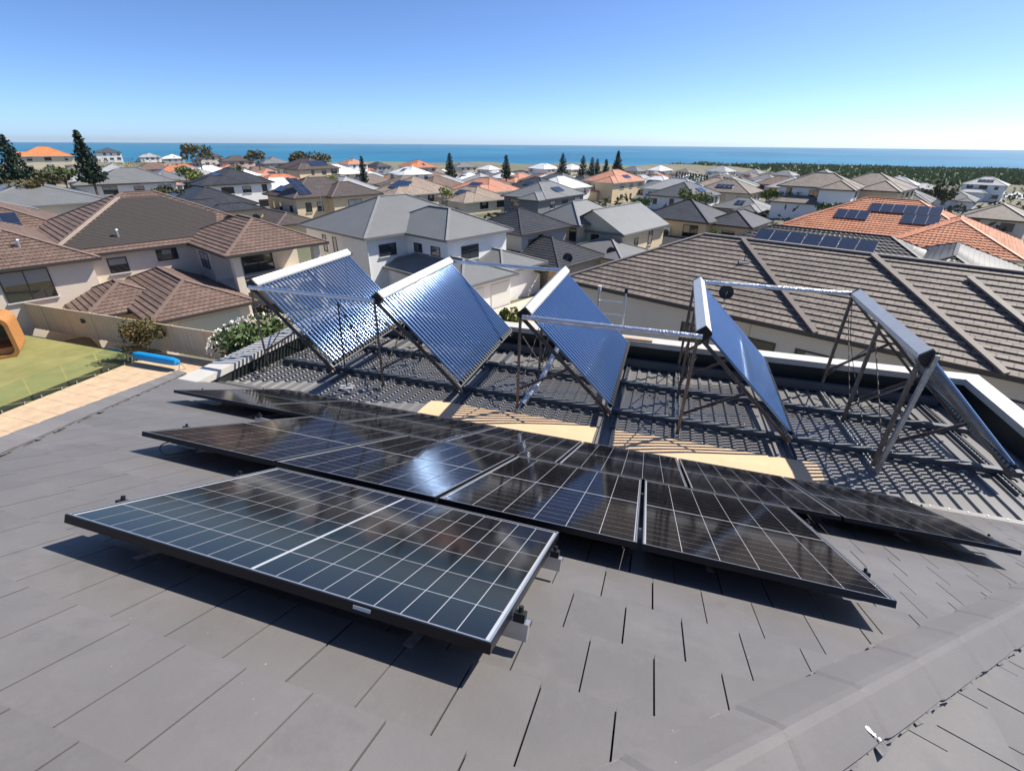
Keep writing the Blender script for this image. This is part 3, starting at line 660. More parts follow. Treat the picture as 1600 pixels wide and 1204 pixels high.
# ---- H1 brown-tiled house on the left
s0, t0 = -48, 12
H1, S1 = near_house('two-storey beige house with brown tiled roofs, left beyond the pool fence', s0, t0, [
    blk(-62.1, -47.9, 4.0, 20.4, -7.7), blk(-50, -40.1, 13.4, 20.6, -7.7, walls=(-50, -44.6, 13.4, 20.6)), blk(-49, -37.4, 7.1, 12.9, -10.6), blk(-48, -41.9, 4.4, 9.5, -10.75),
    blk(-60, -46.6, -1.2, 6.2, -7.75), blk(-74, -58, -8, 8, -7.6)], 'course', 'brown', 'beige')
nw = lambda *a, **k: nwin(H1, s0, t0, GZ, *a, **k)
nw(-46.6, 2.4, -10.05, 2.6, 2.05, 'x+'); nw(-47.9, 7.9, -9.35, 1.25, 1.15, 'x+'); nw(-47.9, 11.3, -8.9, 1.5, .9, 'x+')
nw(-40.6, 7.1, -12.3, 1.3, 1.2, 'y-'); nw(-44.6, 17, -10.3, 2.6, 2.1, 'x+'); nw(-46, 13.4, -9.6, 1.8, 1.3, 'y-')
mb = MB(); mb.box((-37.4 - s0, 8.2 - t0, 0), (-37.36 - s0, 12.2 - t0, 2.25)); mb.build('garage_door', M['door'], H1)
for (ss, tt) in ((-40.4, 13.75), (-40.4, 20.2)):
    mb = MB(); mb.box((ss - .28 - s0, tt - .28 - t0, 0), (ss + .28 - s0, tt + .28 - t0, GZ * -1 - 7.72)); mb.build('balcony_pillar', WALL['beige'], H1)
mb = MB(); mb.box((-44.6 - s0, 13.5 - t0, 2.55), (-40.2 - s0, 20.5 - t0, 2.85)); mb.build('balcony_floor', WALL['beige'], H1)
mb = MB()
for z in (3.2, 3.5, 3.8): mb.bar((-40.2 - s0, 14.0 - t0, z), (-40.2 - s0, 20 - t0, z), .03, .05)
mb.box((-40.22 - s0, 13.98 - t0, 2.85), (-40.18 - s0, 14.03 - t0, 3.85)); mb.box((-40.22 - s0, 17 - t0, 2.85), (-40.18 - s0, 17.05 - t0, 3.85)); mb.build('balustrade', M['alu'], H1)
S = S1[0][0]; A, B, C, D = [Vector(p) for p in S['x+']]      # black pool-heating mat on the slope above the windows
u = (B - A).normalized(); n_ = (B - A).cross(C - A).normalized(); v = n_.cross(u); Lw = (B - A).length
def h1p(uu, vv, h=.07): q = Matrix.Rotation(GR, 3, 'Z') @ (A + u * uu + v * vv + n_ * h); return q + H1.location
mt = MB(); NST = 34; vm = 7.4
t_ = empty('pool_heating_mat', h1p(3, .9), 'black rubber pool-heating mat covering the sunny slope of the brown roof', 'heating mat')
for k in range(NST):
    v0 = .75 + (vm - .75) * k / NST; v1 = .75 + (vm - .75) * (k + .86) / NST
    ua = v0 * .92 + .55; ub = min(Lw - v0 * .92 - .55, Lw - 5.6 + v0 * .35)
    if ub - ua < .3: continue
    mb = MB(); P = [h1p(ua, v0), h1p(ub, v0), h1p(ub, v1), h1p(ua, v1)]; mb.face(P); mb.face([h1p(ua, v0, .02), h1p(ub, v0, .02), P[1], P[0]]); mb.face([P[3], P[2], h1p(ub, v1, .02), h1p(ua, v1, .02)])
    o = mb.build('mat_strip', M['mat']); o.parent = t_; o.matrix_parent_inverse = Matrix.Translation(-t_.location)
for du in (.30, .12):
    mb = MB(); mb.tube(h1p(.75 * .92 + du, .75, .12), h1p(vm * .92 + du, vm, .12), .045, 8); o = mb.build('manifold_pipe', CAPM['tan']); o.parent = t_; o.matrix_parent_inverse = Matrix.Translation(-t_.location)
cyl_vent(h1p(5.2, 1.9, .2), 'small metal vent on the black mat of the brown roof'); cyl_vent(h1p(-.6, 1.2, .6), 'small metal vent on the brown tiles left of the black mat')
dish(h1p(Lw - 4.1, 1.0, .1), 'dark satellite dish at the edge of the brown roof\'s black mat', .5)
# ---- H2 grey metal-roofed white house
s0, t0 = -42, 30
H2, S2 = near_house('white two-storey house with hipped grey metal roofs, behind the left collectors', s0, t0, [
    blk(-50.1, -39.1, 24.5, 38.8, -7.7, pitch=24), blk(-44, -33.3, 28.9, 36.6, -7.72, pitch=24), blk(-40, -28.8, 26.4, 32.2, -10.5, pitch=20, bz=-14), blk(-36, -29.5, 32, 37.4, -10.45, pitch=20)], 'flat', 'grey', 'white', gut='g')
nw = lambda *a, **k: nwin(H2, s0, t0, GZ, *a, **k)
nw(-39.1, 26.6, -9.6, 1.9, 1.1, 'x+'); nw(-37.5, 28.9, -9.4, 1.2, .85, 'y-'); nw(-35, 28.9, -9.4, 1.3, .85, 'y-'); nw(-33.3, 31.6, -9.8, 2.2, 1.25, 'x+')
nw(-46.6, 24.5, -9.9, .7, 1.6, 'y-'); nw(-44.7, 24.5, -9.9, .7, 1.6, 'y-')
for tt in (27.6, 30.9):
    mb = MB(); mb.box((-28.8 - s0, tt - 1.2 - t0, 0), (-28.75 - s0, tt + 1.2 - t0, 2.2)); mb.build('garage_door', M['ac'], H2)
mb = MB(); mb.tube((-39.0 - s0, 24.4 - t0, 0), (-39.0 - s0, 24.4 - t0, 5.5), .05, 8); mb.build('downpipe', WALL['white'], H2)
# ---- H3 long taupe-tiled house behind the right collectors
s0, t0 = -4, 28
H3, S3 = near_house('long cream house with a wide taupe tiled roof, close behind the right collectors', s0, t0, [
    blk(-15.7, 16, 22.9, 33.2, -7.0, pitch=23.5)], 'course', 'taupe', 'beige', gut='d')
nw = lambda *a, **k: nwin(H3, s0, t0, GZ, *a, **k)
for ss in (-8.2, -5.3, -3.0, -.6, 3.6): nw(ss, 22.9, -9.1, 1.5, 1.15, 'y-')
mb = MB(); mb.tube((-5.8 - s0, 22.82 - t0, 0), (-5.8 - s0, 22.82 - t0, 6.1), .045, 8); mb.build('downpipe', WALL['beige'], H3)
A, B, C, D = [Vector(p) for p in S3[0][0]['y-']]; u = (B - A).normalized(); n_ = (B - A).cross(C - A).normalized(); v = n_.cross(u)
def h3p(s_, t_, h): f = (t_ - 22.4) / (v.y); return A + u * (s_ - s0 - A.x) + v * f + n_ * h
for (sa, ta, sb, tb) in ((-8.4, 27.9, -3.1, 22.35), (-2.6, 27.9, 2.7, 22.35), (.9, 27.2, 3.6, 24.2)):
    mb = MB(); mb.bar(h3p(sa, ta, .12), h3p(sb, tb, .12), .2, .1, n_); mb.build('capped_ridge', CAPM['taupe'], H3)
w = lambda p: Matrix.Rotation(GR, 3, 'Z') @ p + H3.location
t_ = empty('roof_antenna', w(h3p(-7.6, 26.2, 0)), 'thin antenna on a pale foot on the wide taupe roof', 'antenna')
mb = MB(); mb.box((-.25, -.2, -.05), (.25, .2, .04)); mb.build('foot_plate', M['alu'], t_); mb = MB(); mb.tube((0, 0, 0), (0, 0, .75), .02, 6); mb.build('mast', M['blackplastic'], t_)
dish(w(h3p(-7.2, 23.0, -.2)), 'dark satellite dish at the gutter of the wide taupe roof', .33, (.1, -1, .35))
# ---- H4 terracotta roof, H5 glazed black roof
H4, S4 = near_house('house with a bright terracotta tiled roof and two groups of panels, upper right', -5, 68, [
    blk(-15, 2.4, 62.4, 75.2, -8.3, pitch=24), blk(-4.6, 4.4, 57.4, 70, -8.35, pitch=24)], 'roll', 'red', 'sand', gut='l')
pv_array(H4, S4[0][0], 'y-', 7.6, 4.6, 6, 1, 'upper row of six panels on the terracotta roof'); pv_array(H4, S4[0][0], 'y-', 4.9, 2.8, 3, 1, 'lower left row of three panels on the terracotta roof'); pv_array(H4, S4[0][0], 'y-', 10.8, 2.8, 3, 1, 'lower right row of three panels on the terracotta roof')
H5, S5 = near_house('house with glossy black tiled roofs between the taupe and terracotta roofs', -5, 45, [
    blk(-16, 1, 40.9, 49.9, -8.2, pitch=24), blk(-3.6, 4.2, 38.2, 52, -8.25, pitch=24), blk(3, 16, 42, 54, -9.0, pitch=24, rk='black')], 'roll', 'black', 'sand', gut='d')
pv_array(H5, S5[0][0], 'y-', 4.3, 2.7, 7, 1, 'row of panels along the left slope of the black tiled roof', 1.15, 1.75); pv_array(H5, S5[1][0], 'x-', 5.5, 1.2, 3, 1, 'short row of panels on the right wing of the black tiled roof')
for k, (x, y) in enumerate(((4.2, 44), (4.2, 48))): window(H5, x + 5, y - 45, 2.4, 1.4, 1.3, 'x+')
# ---- H6 grey metal and cream, H7 black tiles with air conditioners, H8 black tiles
H6, S6 = near_house('cream house with steep grey metal roofs and a long low wing, centre of the view', -33, 53, [
    blk(-39.3, -32.8, 48.5, 58, -8.5, pitch=29), blk(-36, -28, 50.2, 60.5, -9.2, pitch=27, typ='gy'), blk(-33, -25.5, 46, 52, -11, pitch=20)], 'flat', 'grey', 'cream', gut='g', gz=-13.8)
nw = lambda *a, **k: nwin(H6, -33, 53, -13.8, *a, **k)
nw(-37.6, 48.5, -10, .9, .9, 'y-'); nw(-35.6, 48.5, -10, .9, .9, 'y-'); nw(-33.6, 48.5, -10.4, 1, 1.5, 'y-'); nw(-28, 53.5, -11.6, .9, 1.6, 'x+'); nw(-28, 57, -11.2, 1, 1.8, 'x+'); nw(-31.6, 50.2, -10.6, 1.1, 1.0, 'y-')
H7, S7 = near_house('house with black tiled hips and two white air conditioners on its wall', -28, 68, [
    blk(-33, -24.2, 64.5, 72.8, -9, pitch=25), blk(-25, -19.5, 66.5, 74, -9.3, pitch=25), blk(-34, -19, 60.5, 64.6, -11.7, pitch=18)], 'flat', 'black', 'sand', gz=-14.4)
nw = lambda *a, **k: nwin(H7, -28, 68, -14.4, *a, **k)
nw(-26.2, 64.5, -11, 2.0, 1.5, 'y-'); nw(-22, 66.5, -11.2, 1.6, 1.2, 'y-')
for k, ss in enumerate((-31.2, -29.3)):
    mb = MB(); mb.box((ss + 28 - .5, 64.5 - 68 - .4, 3.0), (ss + 28 + .5, 64.5 - 68 - .01, 4.3)); o = mb.build('air_conditioner', M['ac'], H7)
    mb = MB(); mb.tube((ss + 28, 64.5 - 68 - .41, 3.65), (ss + 28, 64.5 - 68 - .43, 3.65), .4, 16); mb.build('fan_grille', M['wframe'], o)
H8, S8 = near_house('black-tiled house in two tiers, between the white house and the cream metal-roofed one', -34, 43, [
    blk(-40.5, -33.5, 39.2, 47, -8.5, pitch=25), blk(-37.5, -28, 38.4, 46, -10.9, pitch=24), blk(-42, -33, 35.9, 40, -11, pitch=20)], 'course', 'black', 'grey', gz=-13.6)
nw = lambda *a, **k: nwin(H8, -34, 43, -13.6, *a, **k)
nw(-33.5, 41, -10.2, 1.4, 1.0, 'x+'); nw(-33.5, 43.5, -10.2, 1.4, 1.0, 'x+'); nw(-37.5, 39.2, -10.1, 1.2, .9, 'y-')
dish(gp(-28.3, 40.2, -11.1), 'dark satellite dish on the low black-tiled roof', .5, (.2, -.9, .4)); dish(gp(-27.3, 46.8, -11.3), 'dark satellite dish on the low grey metal roof of the cream house', .5, (.2, -.9, .4))
# ---- H9, H10, H11
H9, S9 = near_house('cream house with a dark brown hipped roof and scattered panels, left of centre', -84, 45, [
    blk(-90.6, -80.5, 38.5, 52, -8.3, pitch=25), blk(-86, -78.7, 44, 53, -8.35, pitch=25), blk(-92, -76, 33, 39, -11.4, pitch=20)], 'flat', 'dbrown', 'sand', gz=-14)
nw = lambda *a, **k: nwin(H9, -84, 45, -14, *a, **k)
for ss in (-88.6, -86.2, -82.5): nw(ss, 38.5, -10.6, 1.0, 1.4, 'y-')
for tt in (40.5, 42.5): nw(-80.5, tt, -10.6, 1.0, 1.5, 'x+')
nw(-78.7, 48, -11, 2.6, 2.0, 'x+')
pv_array(H9, S9[0][0], 'y-', 1.9, 1.2, 3, 1, 'left group of panels on the dark brown hipped roof'); pv_array(H9, S9[0][0], 'x+', 1.6, .9, 2, 3, 'right group of panels on the dark brown hipped roof')
H10, S10 = near_house('sand-coloured house with arched porch and black roof, behind the brown roof', -92, 30, [
    blk(-101, -86.5, 24.6, 34.5, -9.2, pitch=24), blk(-89, -85, 23.2, 28, -9.4, pitch=27, typ='gy'), blk(-86.6, -83, 27, 34, -9.6, pitch=20)], 'flat', 'black', 'sand', gz=-13.2)
for k, (x, y, f_) in enumerate(((-83, 28.4, 'x+'), (-83, 30.6, 'x+'), (-83, 32.8, 'x+'), (-87, 23.2, 'y-'))):
    r_ = .7 if f_ == 'x+' else 1.3; mb = MB()
    pts = [(-r_, 0)] + [(-r_ * math.cos(a), 1.5 + r_ * math.sin(a)) for a in [i * math.pi / 10 for i in range(11)]] + [(r_, 0)]
    mb.face([(px_, -.03, pz) for px_, pz in pts][::-1]); mb.face([(px_, .02, pz) for px_, pz in pts])
    for (p, q) in zip(pts, pts[1:]): mb.face([(p[0], -.03, p[1]), (q[0], -.03, q[1]), (q[0], .02, q[1]), (p[0], .02, p[1])])
    o = mb.build('arched_opening', M['glass'], H10); o.location = (x + 92, y - 30, .6); o.rotation_euler.z = math.pi / 2 if f_ == 'x+' else 0
pv_array(H10, S10[0][0], 'y-', 2.2, 2.0, 4, 1, 'small blue panels on the black roof with the arched porch')
H11, S11 = near_house('low house with wide mid-grey metal roofs at the left edge, behind the brown roof', -100, 8, [
    blk(-113, -92, 2, 17, -8.0, pitch=17), blk(-98, -88, -6, 8, -8.1, pitch=17)], 'flat', 'grey', 'beige', gut='g', gz=-12.5)
pv_array(H1, S1[5][0], 'x+', 9.5, .7, 3, 2, 'pale blue panels on the brown roof at the left edge', 1.1, 1.7)

# ---- houses farther off: pixel of the roof peak, width in pixels, storeys
FAR = [
 (66, 229, 104, 2, 'orange', 'cream', 0, 1.15, 'long orange-tiled house on the far left skyline'),
 (25, 247, 56, 1, 'tan', 'beige', 0, 1, 'tan-roofed house below the orange one at the left edge'),
 (168, 231, 50, 2, 'dgrey', 'white', 0, 1, 'white house with flat dark roof just right of the big left pine'),
 (232, 239, 42, 1, 'lgrey', 'white', 0, 1, 'small pale grey house on the skyline right of the left pine'),
 (268, 241, 40, 1, 'white', 'grey', 1, 1, 'white-roofed house on the skyline with a dark panel'),
 (240, 254, 56, 1, 'red', 'pink', 0, .9, 'red-roofed pink house behind the white metal roof at left'),
 (222, 265, 104, 1, 'white', 'white', 4, 1, 'wide white metal roof with small blue panels at left'),
 (118, 272, 110, 1, 'tan', 'beige', 0, 1, 'broad sandy-tan roof below the big left pine'),
 (208, 279, 84, 1, 'tan', 'cream', 0, .8, 'low sandy roof in front of the white metal roof at left'),
 (325, 237, 50, 2, 'dbrown', 'beige', 0, 1, 'brown skyline house below the round grey-green tree'),
 (368, 243, 54, 2, 'dbrown', 'pink', 0, 1, 'brown-roofed pinkish house left of the second bushy tree'),
 (300, 255, 46, 1, 'brown', 'beige', 0, 1, 'small brown roof behind the yellow-green shrubs'),
 (362, 271, 100, 2, 'brown', 'white', 12, .95, 'pale house with two long rows of blue panels on a brown roof'),
 (425, 245, 54, 2, 'grey', 'grey', 5, 1, 'grey house with a row of panels below the second bushy tree'),
 (478, 247, 96, 2, 'dbrown', 'sand', 8, 1.05, 'dark brown-roofed house with two groups of panels under the bushy trees'),
 (522, 257, 78, 2, 'white', 'cream', 4, .95, 'cream balconied house with white roof and a dark panel row'),
 (446, 270, 62, 1, 'green', 'sand', 0, .8, 'grey-green metal roof left of the white-roofed cream house'),
 (550, 248, 46, 1, 'salmon', 'white', 0, 1, 'salmon and white roof on the skyline left of the pine'),
 (590, 253, 38, 1, 'black', 'grey', 0, 1, 'black roof right of the second pine on the skyline'),
 (652, 250, 60, 2, 'red', 'pink', 1, 1, 'red-roofed house on the skyline, centre left'),
 (640, 260, 66, 1, 'white', 'white', 2, .8, 'white metal roof with a dark panel, in front of the red skyline house'),
 (600, 281, 60, 1, 'dbrown', 'sand', 0, .8, 'dark brown gable house left of the tan roof with panels'),
 (648, 276, 118, 1, 'tan', 'beige', 8, .95, 'broad tan-tiled house with dark panels down its left slope'),
 (690, 274, 74, 1, 'lgrey', 'white', 4, .8, 'light grey metal roof with a panel row, left of the slim pine'),
 (733, 270, 54, 1, 'white', 'cream', 3, .8, 'white roof with panels between the two slim pines'),
 (764, 258, 38, 1, 'white', 'white', 0, 1, 'small white roof on the skyline left of the second slim pine'),
 (724, 254, 40, 1, 'grey', 'beige', 0, 1.1, 'grey-brown skyline roof right of the slim pine'),
 (762, 276, 76, 2, 'taupe', 'grey', 4, .85, 'taupe house with a dark panel row, below the second slim pine'),
 (738, 291, 104, 1, 'tan', 'beige', 4, .8, 'low tan roof with a black panel patch, behind the grey metal roof'),
 (815, 266, 48, 2, 'dgrey', 'white', 0, 1, 'dark-roofed white house right of the second slim pine'),
 (850, 255, 44, 1, 'white', 'white', 0, 1, 'white skyline house behind the tall pine'),
 (893, 256, 40, 2, 'white', 'cream', 0, 1, 'white cream-walled skyline house between the centre pines'),
 (872, 271, 84, 1, 'dgrey', 'grey', 3, .9, 'dark metal-roofed house with glass panels below the tall centre pine'),
 (852, 284, 120, 1, 'grey', 'slate', 3, .85, 'wide dark-grey low house with vertical roof planes, left of centre'),
 (962, 265, 96, 2, 'salmon', 'sand', 3, 1, 'salmon-tiled cream house right of the five centre pines'),
 (948, 280, 66, 1, 'lgrey', 'white', 6, .8, 'pale roof crowded with panels below the salmon house'),
 (958, 291, 60, 1, 'green', 'sand', 0, .7, 'pale green-grey pyramid roof below the roof crowded with panels'),
 (1025, 273, 62, 2, 'taupe', 'cream', 3, .9, 'taupe-roofed house behind the grey twin-gabled one'),
 (1028, 282, 72, 2, 'grey', 'cream', 0, .75, 'grey-roofed cream house with tall windows left of the palms'),
 (1032, 259, 40, 1, 'white', 'white', 1, 1, 'white skyline house left of the cypress row'),
 (990, 260, 40, 1, 'grey', 'beige', 0, 1, 'grey skyline house right of the centre pines'),
 (1072, 263, 50, 2, 'taupe', 'beige', 0, 1, 'taupe skyline house behind the cypress row'),
 (1128, 259, 46, 2, 'lgrey', 'white', 0, 1, 'white-gabled skyline house right of the cypress row'),
 (1180, 264, 50, 2, 'grey', 'white', 0, 1, 'grey-roofed white house on the skyline by the green scrub'),
 (1150, 277, 74, 2, 'grey', 'cream', 6, .85, 'grey roof with a panel row right of the cypress row'),
 (1140, 284, 62, 2, 'tan', 'sand', 0, .7, 'tan-roofed two-storey sand house right of the palms'),
 (1195, 280, 60, 2, 'lgrey', 'white', 2, .8, 'pale grey roof with white walls behind the yellow-green shrubs'),
 (1165, 308, 96, 1, 'grey', 'grey', 2, .7, 'grey metal hips with two skylights right of the air-conditioned house'),
 (1228, 266, 48, 2, 'grey', 'white', 0, 1, 'grey skyline house first left of the scrub gap'),
 (1290, 265, 54, 2, 'dgrey', 'white', 0, 1, 'dark grey skyline house nearest the green scrub'),
 (1258, 274, 60, 2, 'lgrey', 'beige', 0, .85, 'light grey house between the skyline pair and the yellow shrubs'),
 (1278, 284, 70, 2, 'lgrey', 'sand', 0, .75, 'sand-walled house with pale grey hips and dark upper windows'),
 (1215, 312, 70, 1, 'lgrey', 'grey', 6, .6, 'pale low roof with blue panels left of the terracotta roof'),
 (1250, 302, 80, 1, 'green', 'grey', 0, .65, 'low grey-green roof below the yellow-green shrubs'),
 (1405, 275, 64, 2, 'white', 'white', 0, .95, 'flat white house standing against the green scrub'),
 (1350, 290, 60, 1, 'orange', 'beige', 0, .75, 'low orange roof behind the terracotta one'),
 (1390, 294, 76, 1, 'green', 'beige', 0, .75, 'grey-green hip roof in front of the flat white house'),
 (1445, 286, 56, 1, 'lgrey', 'white', 0, .8, 'pale roof with white trim left of the low dark tree'),
 (1545, 276, 88, 2, 'lgrey', 'white', 4, .8, 'white-gabled grey house at the right against the scrub'),
 (1500, 298, 84, 1, 'dgrey', 'white', 0, .7, 'long dark flat roof with white fascia below the white-gabled house'),
 (1570, 318, 150, 1, 'taupe', 'beige', 0, .62, 'grey-brown roof at the right edge behind the terracotta roof'),
 (1590, 300, 60, 1, 'white', 'white', 0, .8, 'white roof at the right edge'),
]
import re
FX = [(x, re.split(r' (?:on|with|below|behind|in front|right of|left of|between|before|under|standing|just|down|at|nearest|first|by|and|around|against|crowded|above)\b', lb)[0].rstrip(','), lb) for (x, y, w_, st, rk, wk, pv, k, lb) in FAR]
fr2 = random.Random(11); seen = set(f[8] for f in FAR); RW = {'grey': 'grey metal', 'lgrey': 'pale grey', 'dgrey': 'charcoal', 'brown': 'brown tiled', 'dbrown': 'dark brown', 'tan': 'tan tiled', 'taupe': 'taupe tiled', 'white': 'white metal', 'salmon': 'salmon tiled', 'black': 'black tiled', 'green': 'grey-green', 'red': 'red tiled'}
FILL = []
FV = Vector((CF.x, CF.y, 0)).normalized(); RV = Vector((FV.y, -FV.x, 0))
def trend(u_, v_):
    z = -13.3 - max(0, v_ - 130) * .0425; z += 5.0 * max(0, min(1, (-u_ - 70) / 160)) * max(0, 1 - max(0, v_ - 250) / 400); return z
for n_ in range(1500):
    x = fr2.uniform(120, 1420); D = 115 + 420 * fr2.random(); d = ray(x, 270); d.z = 0; d.normalize(); P = d * D; st = fr2.choice((1, 2, 2)); H_ = 8.2 if st == 2 else 5.5
    if x > 1230 and D > 260: continue
    pk = P.copy(); pk.z = trend(P.dot(RV), P.dot(FV)) + H_; ypk = 602 + FPX * pk.dot(CD) / pk.dot(CF)
    if ypk < 254 + max(0, min(14, (x - 250) / 45)) or (ypk > 292 and not 560 < x < 800) or D < 120: continue
    rk = fr2.choice(('grey', 'grey', 'lgrey', 'dgrey', 'brown', 'dbrown', 'tan', 'taupe', 'white', 'white', 'salmon', 'black', 'green', 'red', 'taupe')); wk = fr2.choice(('cream', 'white', 'beige', 'sand', 'grey', 'white'))
    near = min(FX, key=lambda f: abs(f[0] - x)); side = 'left' if x < near[0] else 'right'
    lb = '%s roof with %s walls, just %s of the %s' % (RW[rk], wk, side, near[1])
    if lb in seen: lb = '%s-storey %s' % ('single' if st == 1 else 'two', lb)
    if lb in seen: continue
    seen.add(lb); FILL.append((x, None, (P, trend(P.dot(RV), P.dot(FV)) + H_), st, rk, wk, fr2.choice((0, 0, 3, 4)), 1, lb))
FILL.sort(key=lambda f: f[2][0].length)
placed = [(gp(-56, 9), 17), (gp(-41, 31), 13), (gp(0, 28), 14), (gp(-4, 68), 13), (gp(-4, 46), 13), (gp(-33, 53), 10), (gp(-28, 68), 10), (gp(-84, 45), 12), (gp(-93, 29), 11), (gp(-102, 6), 15), (gp(-36, 43), 8)]
fr_ = random.Random(3)
for (x, y, wpx, st, rk, wk, pv, k, lb) in FAR + FILL:
    if y is None:
        P = wpx[0].copy(); P.z = wpx[1]; D = P.length; d = P.normalized(); k = 1.0; wpx = 40
    else: d = ray(x, y); ang = ray(x - wpx / 2, y).angle(ray(x + wpx / 2, y)); D = 18 / (2 * math.tan(ang / 2))
    w_, d_ = 15.2 * fr_.uniform(.92, 1.1), 12.2 * fr_.uniform(.92, 1.1)
    if y is None: w_ *= .85; d_ *= .85
    if y is None:
        if not all((Vector((P.x, P.y, 0)) - q).length > (7.3 + r_) * .84 for q, r_ in placed): continue
        rad = 7.3
    else:
        for it in range(40):
            P = d * (D * k); rad = 8.6 * k
            if all((Vector((P.x, P.y, 0)) - q).length > (rad + r_) * .82 for q, r_ in placed): break
            k *= 1.025
    placed.append((Vector((P.x, P.y, 0)), rad)); w_ *= k; d_ *= k
    eh = (5.5 if st == 2 else 2.8) * (1 if k > .8 else .93); rise = (min(w_, d_) / 2 + .5) * math.tan(R(24)); gz = P.z - eh - rise
    if fr_.random() < .4: w_, d_ = d_, w_
    bl = [blk(-w_ / 2, w_ / 2, -d_ / 2, d_ / 2, eh, pitch=24)]
    if fr_.random() < .75 and wpx > 36:
        sx = w_ * fr_.uniform(.38, .5); bl.append(blk(w_ / 2 - sx, w_ / 2 - .01, -d_ / 2 - 2.6, 0, eh - .06, pitch=24))
    if st == 2: bl.append(blk(-w_ / 2 - .01, w_ * .12, -d_ / 2 - 3.4, -d_ / 2 + 1, 2.8, pitch=22))
    gut = 'l' if rk in ('white', 'lgrey', 'orange', 'red', 'salmon', 'tan') else 'd'
    rzz = GR + fr_.uniform(-.12, .12)
    root, SS = build_house(lb, (P.x, P.y), gz, bl, 'flat', rk, wk, gut, rzz)
    zs = (.95,) if st == 1 else (.95, 3.75)
    for z in zs:
        for f_, L, yy in (('y-', w_, -d_ / 2), ('x+', d_, w_ / 2), ('x-', d_, -w_ / 2)):
            if (f_ == 'x+' and P.dot(E1) > 10) or (f_ == 'x-' and P.dot(E1) < 10): continue
            n_w = 3 if L > 10 else 2
            for i in range(n_w):
                c_ = -L / 2 + L * (i + .5) / n_w + fr_.uniform(-.3, .3); ww = fr_.choice((1.0, 1.6, 2.2)); hh = fr_.choice((1.2, 1.4))
                if f_ == 'y-': window(root, c_, yy, z, ww, hh, f_)
                else: window(root, yy, c_, z, ww, hh, f_)
    if pv:
        f_ = fr_.choice(('y-', 'y-', 'x+')) if P.dot(E1) < 0 else 'y-'; A, B, C, D_ = [Vector(p) for p in SS[0][0][f_]]; Lu = (B - A).length
        nu = min(pv, max(2, int((Lu * .5) / 1.02)), 6 if pv < 7 else 8); nv = 2 if pv >= 7 else 1
        pv_array(root, SS[0][0], f_, Lu / 2 - nu * .51, 1.9, nu, nv, 'panels on the ' + ' '.join(lb.split()[:13]))

# ------------------------------------------------------------------ ground and sea
SEA = -45.0; COAST = 870
for v_ in range(300, 1000, 120):
    for u_ in range(-1100, 1200, 140):
        if v_ > COAST: TER.append((RV.x * u_ + FV.x * v_, RV.y * u_ + FV.y * v_, -50)); continue
        p = RV * u_ + FV * v_
        if min((p - q).length for q, _ in placed) > 110: TER.append((p.x, p.y, trend(u_, v_)))
for u_ in range(-60, 100, 20):
    for v_ in (-60, -30, 0, 20): p = RV * u_ + FV * v_; TER.append((p.x, p.y, GZ))
for q in ((-46, 6), (-46, 18), (-36, 6), (-36, 18), (-27, 6), (-27, 18), (-18, 15), (-20, 20), (-41, 12)): TER.append((q[0], q[1], GYD - .3))
for q in ((-20, 28), (-12, 40), (-5, 18), (5, 15), (-25, 35)): TER.append((q[0], q[1], GZ))
TP = np.array(TER)
def ground_z(X, Y):
    X = np.atleast_1d(X); Y = np.atleast_1d(Y); o = np.zeros(len(X))
    for i in range(0, len(X), 2000):
        d2 = (X[i:i + 2000, None] - TP[None, :, 0]) ** 2 + (Y[i:i + 2000, None] - TP[None, :, 1]) ** 2; w = 1 / (d2 + 9) ** 1.6; o[i:i + 2000] = (w * TP[None, :, 2]).sum(1) / w.sum(1)
    return o
rs = np.concatenate([np.linspace(2, 140, 56), np.geomspace(144, 1150, 60)]); NA = 220
th = np.linspace(0, 2 * math.pi, NA, endpoint=False); Rg, Tg = np.meshgrid(rs, th, indexing='ij'); GX, GYN = (Rg * np.cos(Tg)).ravel(), (Rg * np.sin(Tg)).ravel(); GZZ = ground_z(GX, GYN)
GV = GX * FV.x + GYN * FV.y; GZZ = np.where(GV > COAST, np.minimum(GZZ, SEA - 2), GZZ); GZZ = np.where((GV < COAST) & (GV > COAST - 60), np.maximum(GZZ, SEA + 2.5), GZZ) - .03
vs = [(0, 0, GZ - .03)] + list(zip(GX.tolist(), GYN.tolist(), GZZ.tolist())); fs = [(0, 1 + k, 1 + (k + 1) % NA) for k in range(NA)]
for i in range(len(rs) - 1):
    b0, b1 = 1 + i * NA, 1 + (i + 1) * NA
    for k in range(NA): j = (k + 1) % NA; fs.append((b0 + k, b1 + k, b1 + j, b0 + j))
def ground_mat():
    m = mat('suburban_ground', (.21, .18, .135), .95, col2=(.085, .10, .045), vscale=.03, bump=.3, bscale=2); return m
me = bpy.data.meshes.new('ground'); me.from_pydata(vs, [], fs); me.materials.append(ground_mat()); me.polygons.foreach_set('use_smooth', [True] * len(fs)); tag(link('ground', me), kind='structure')
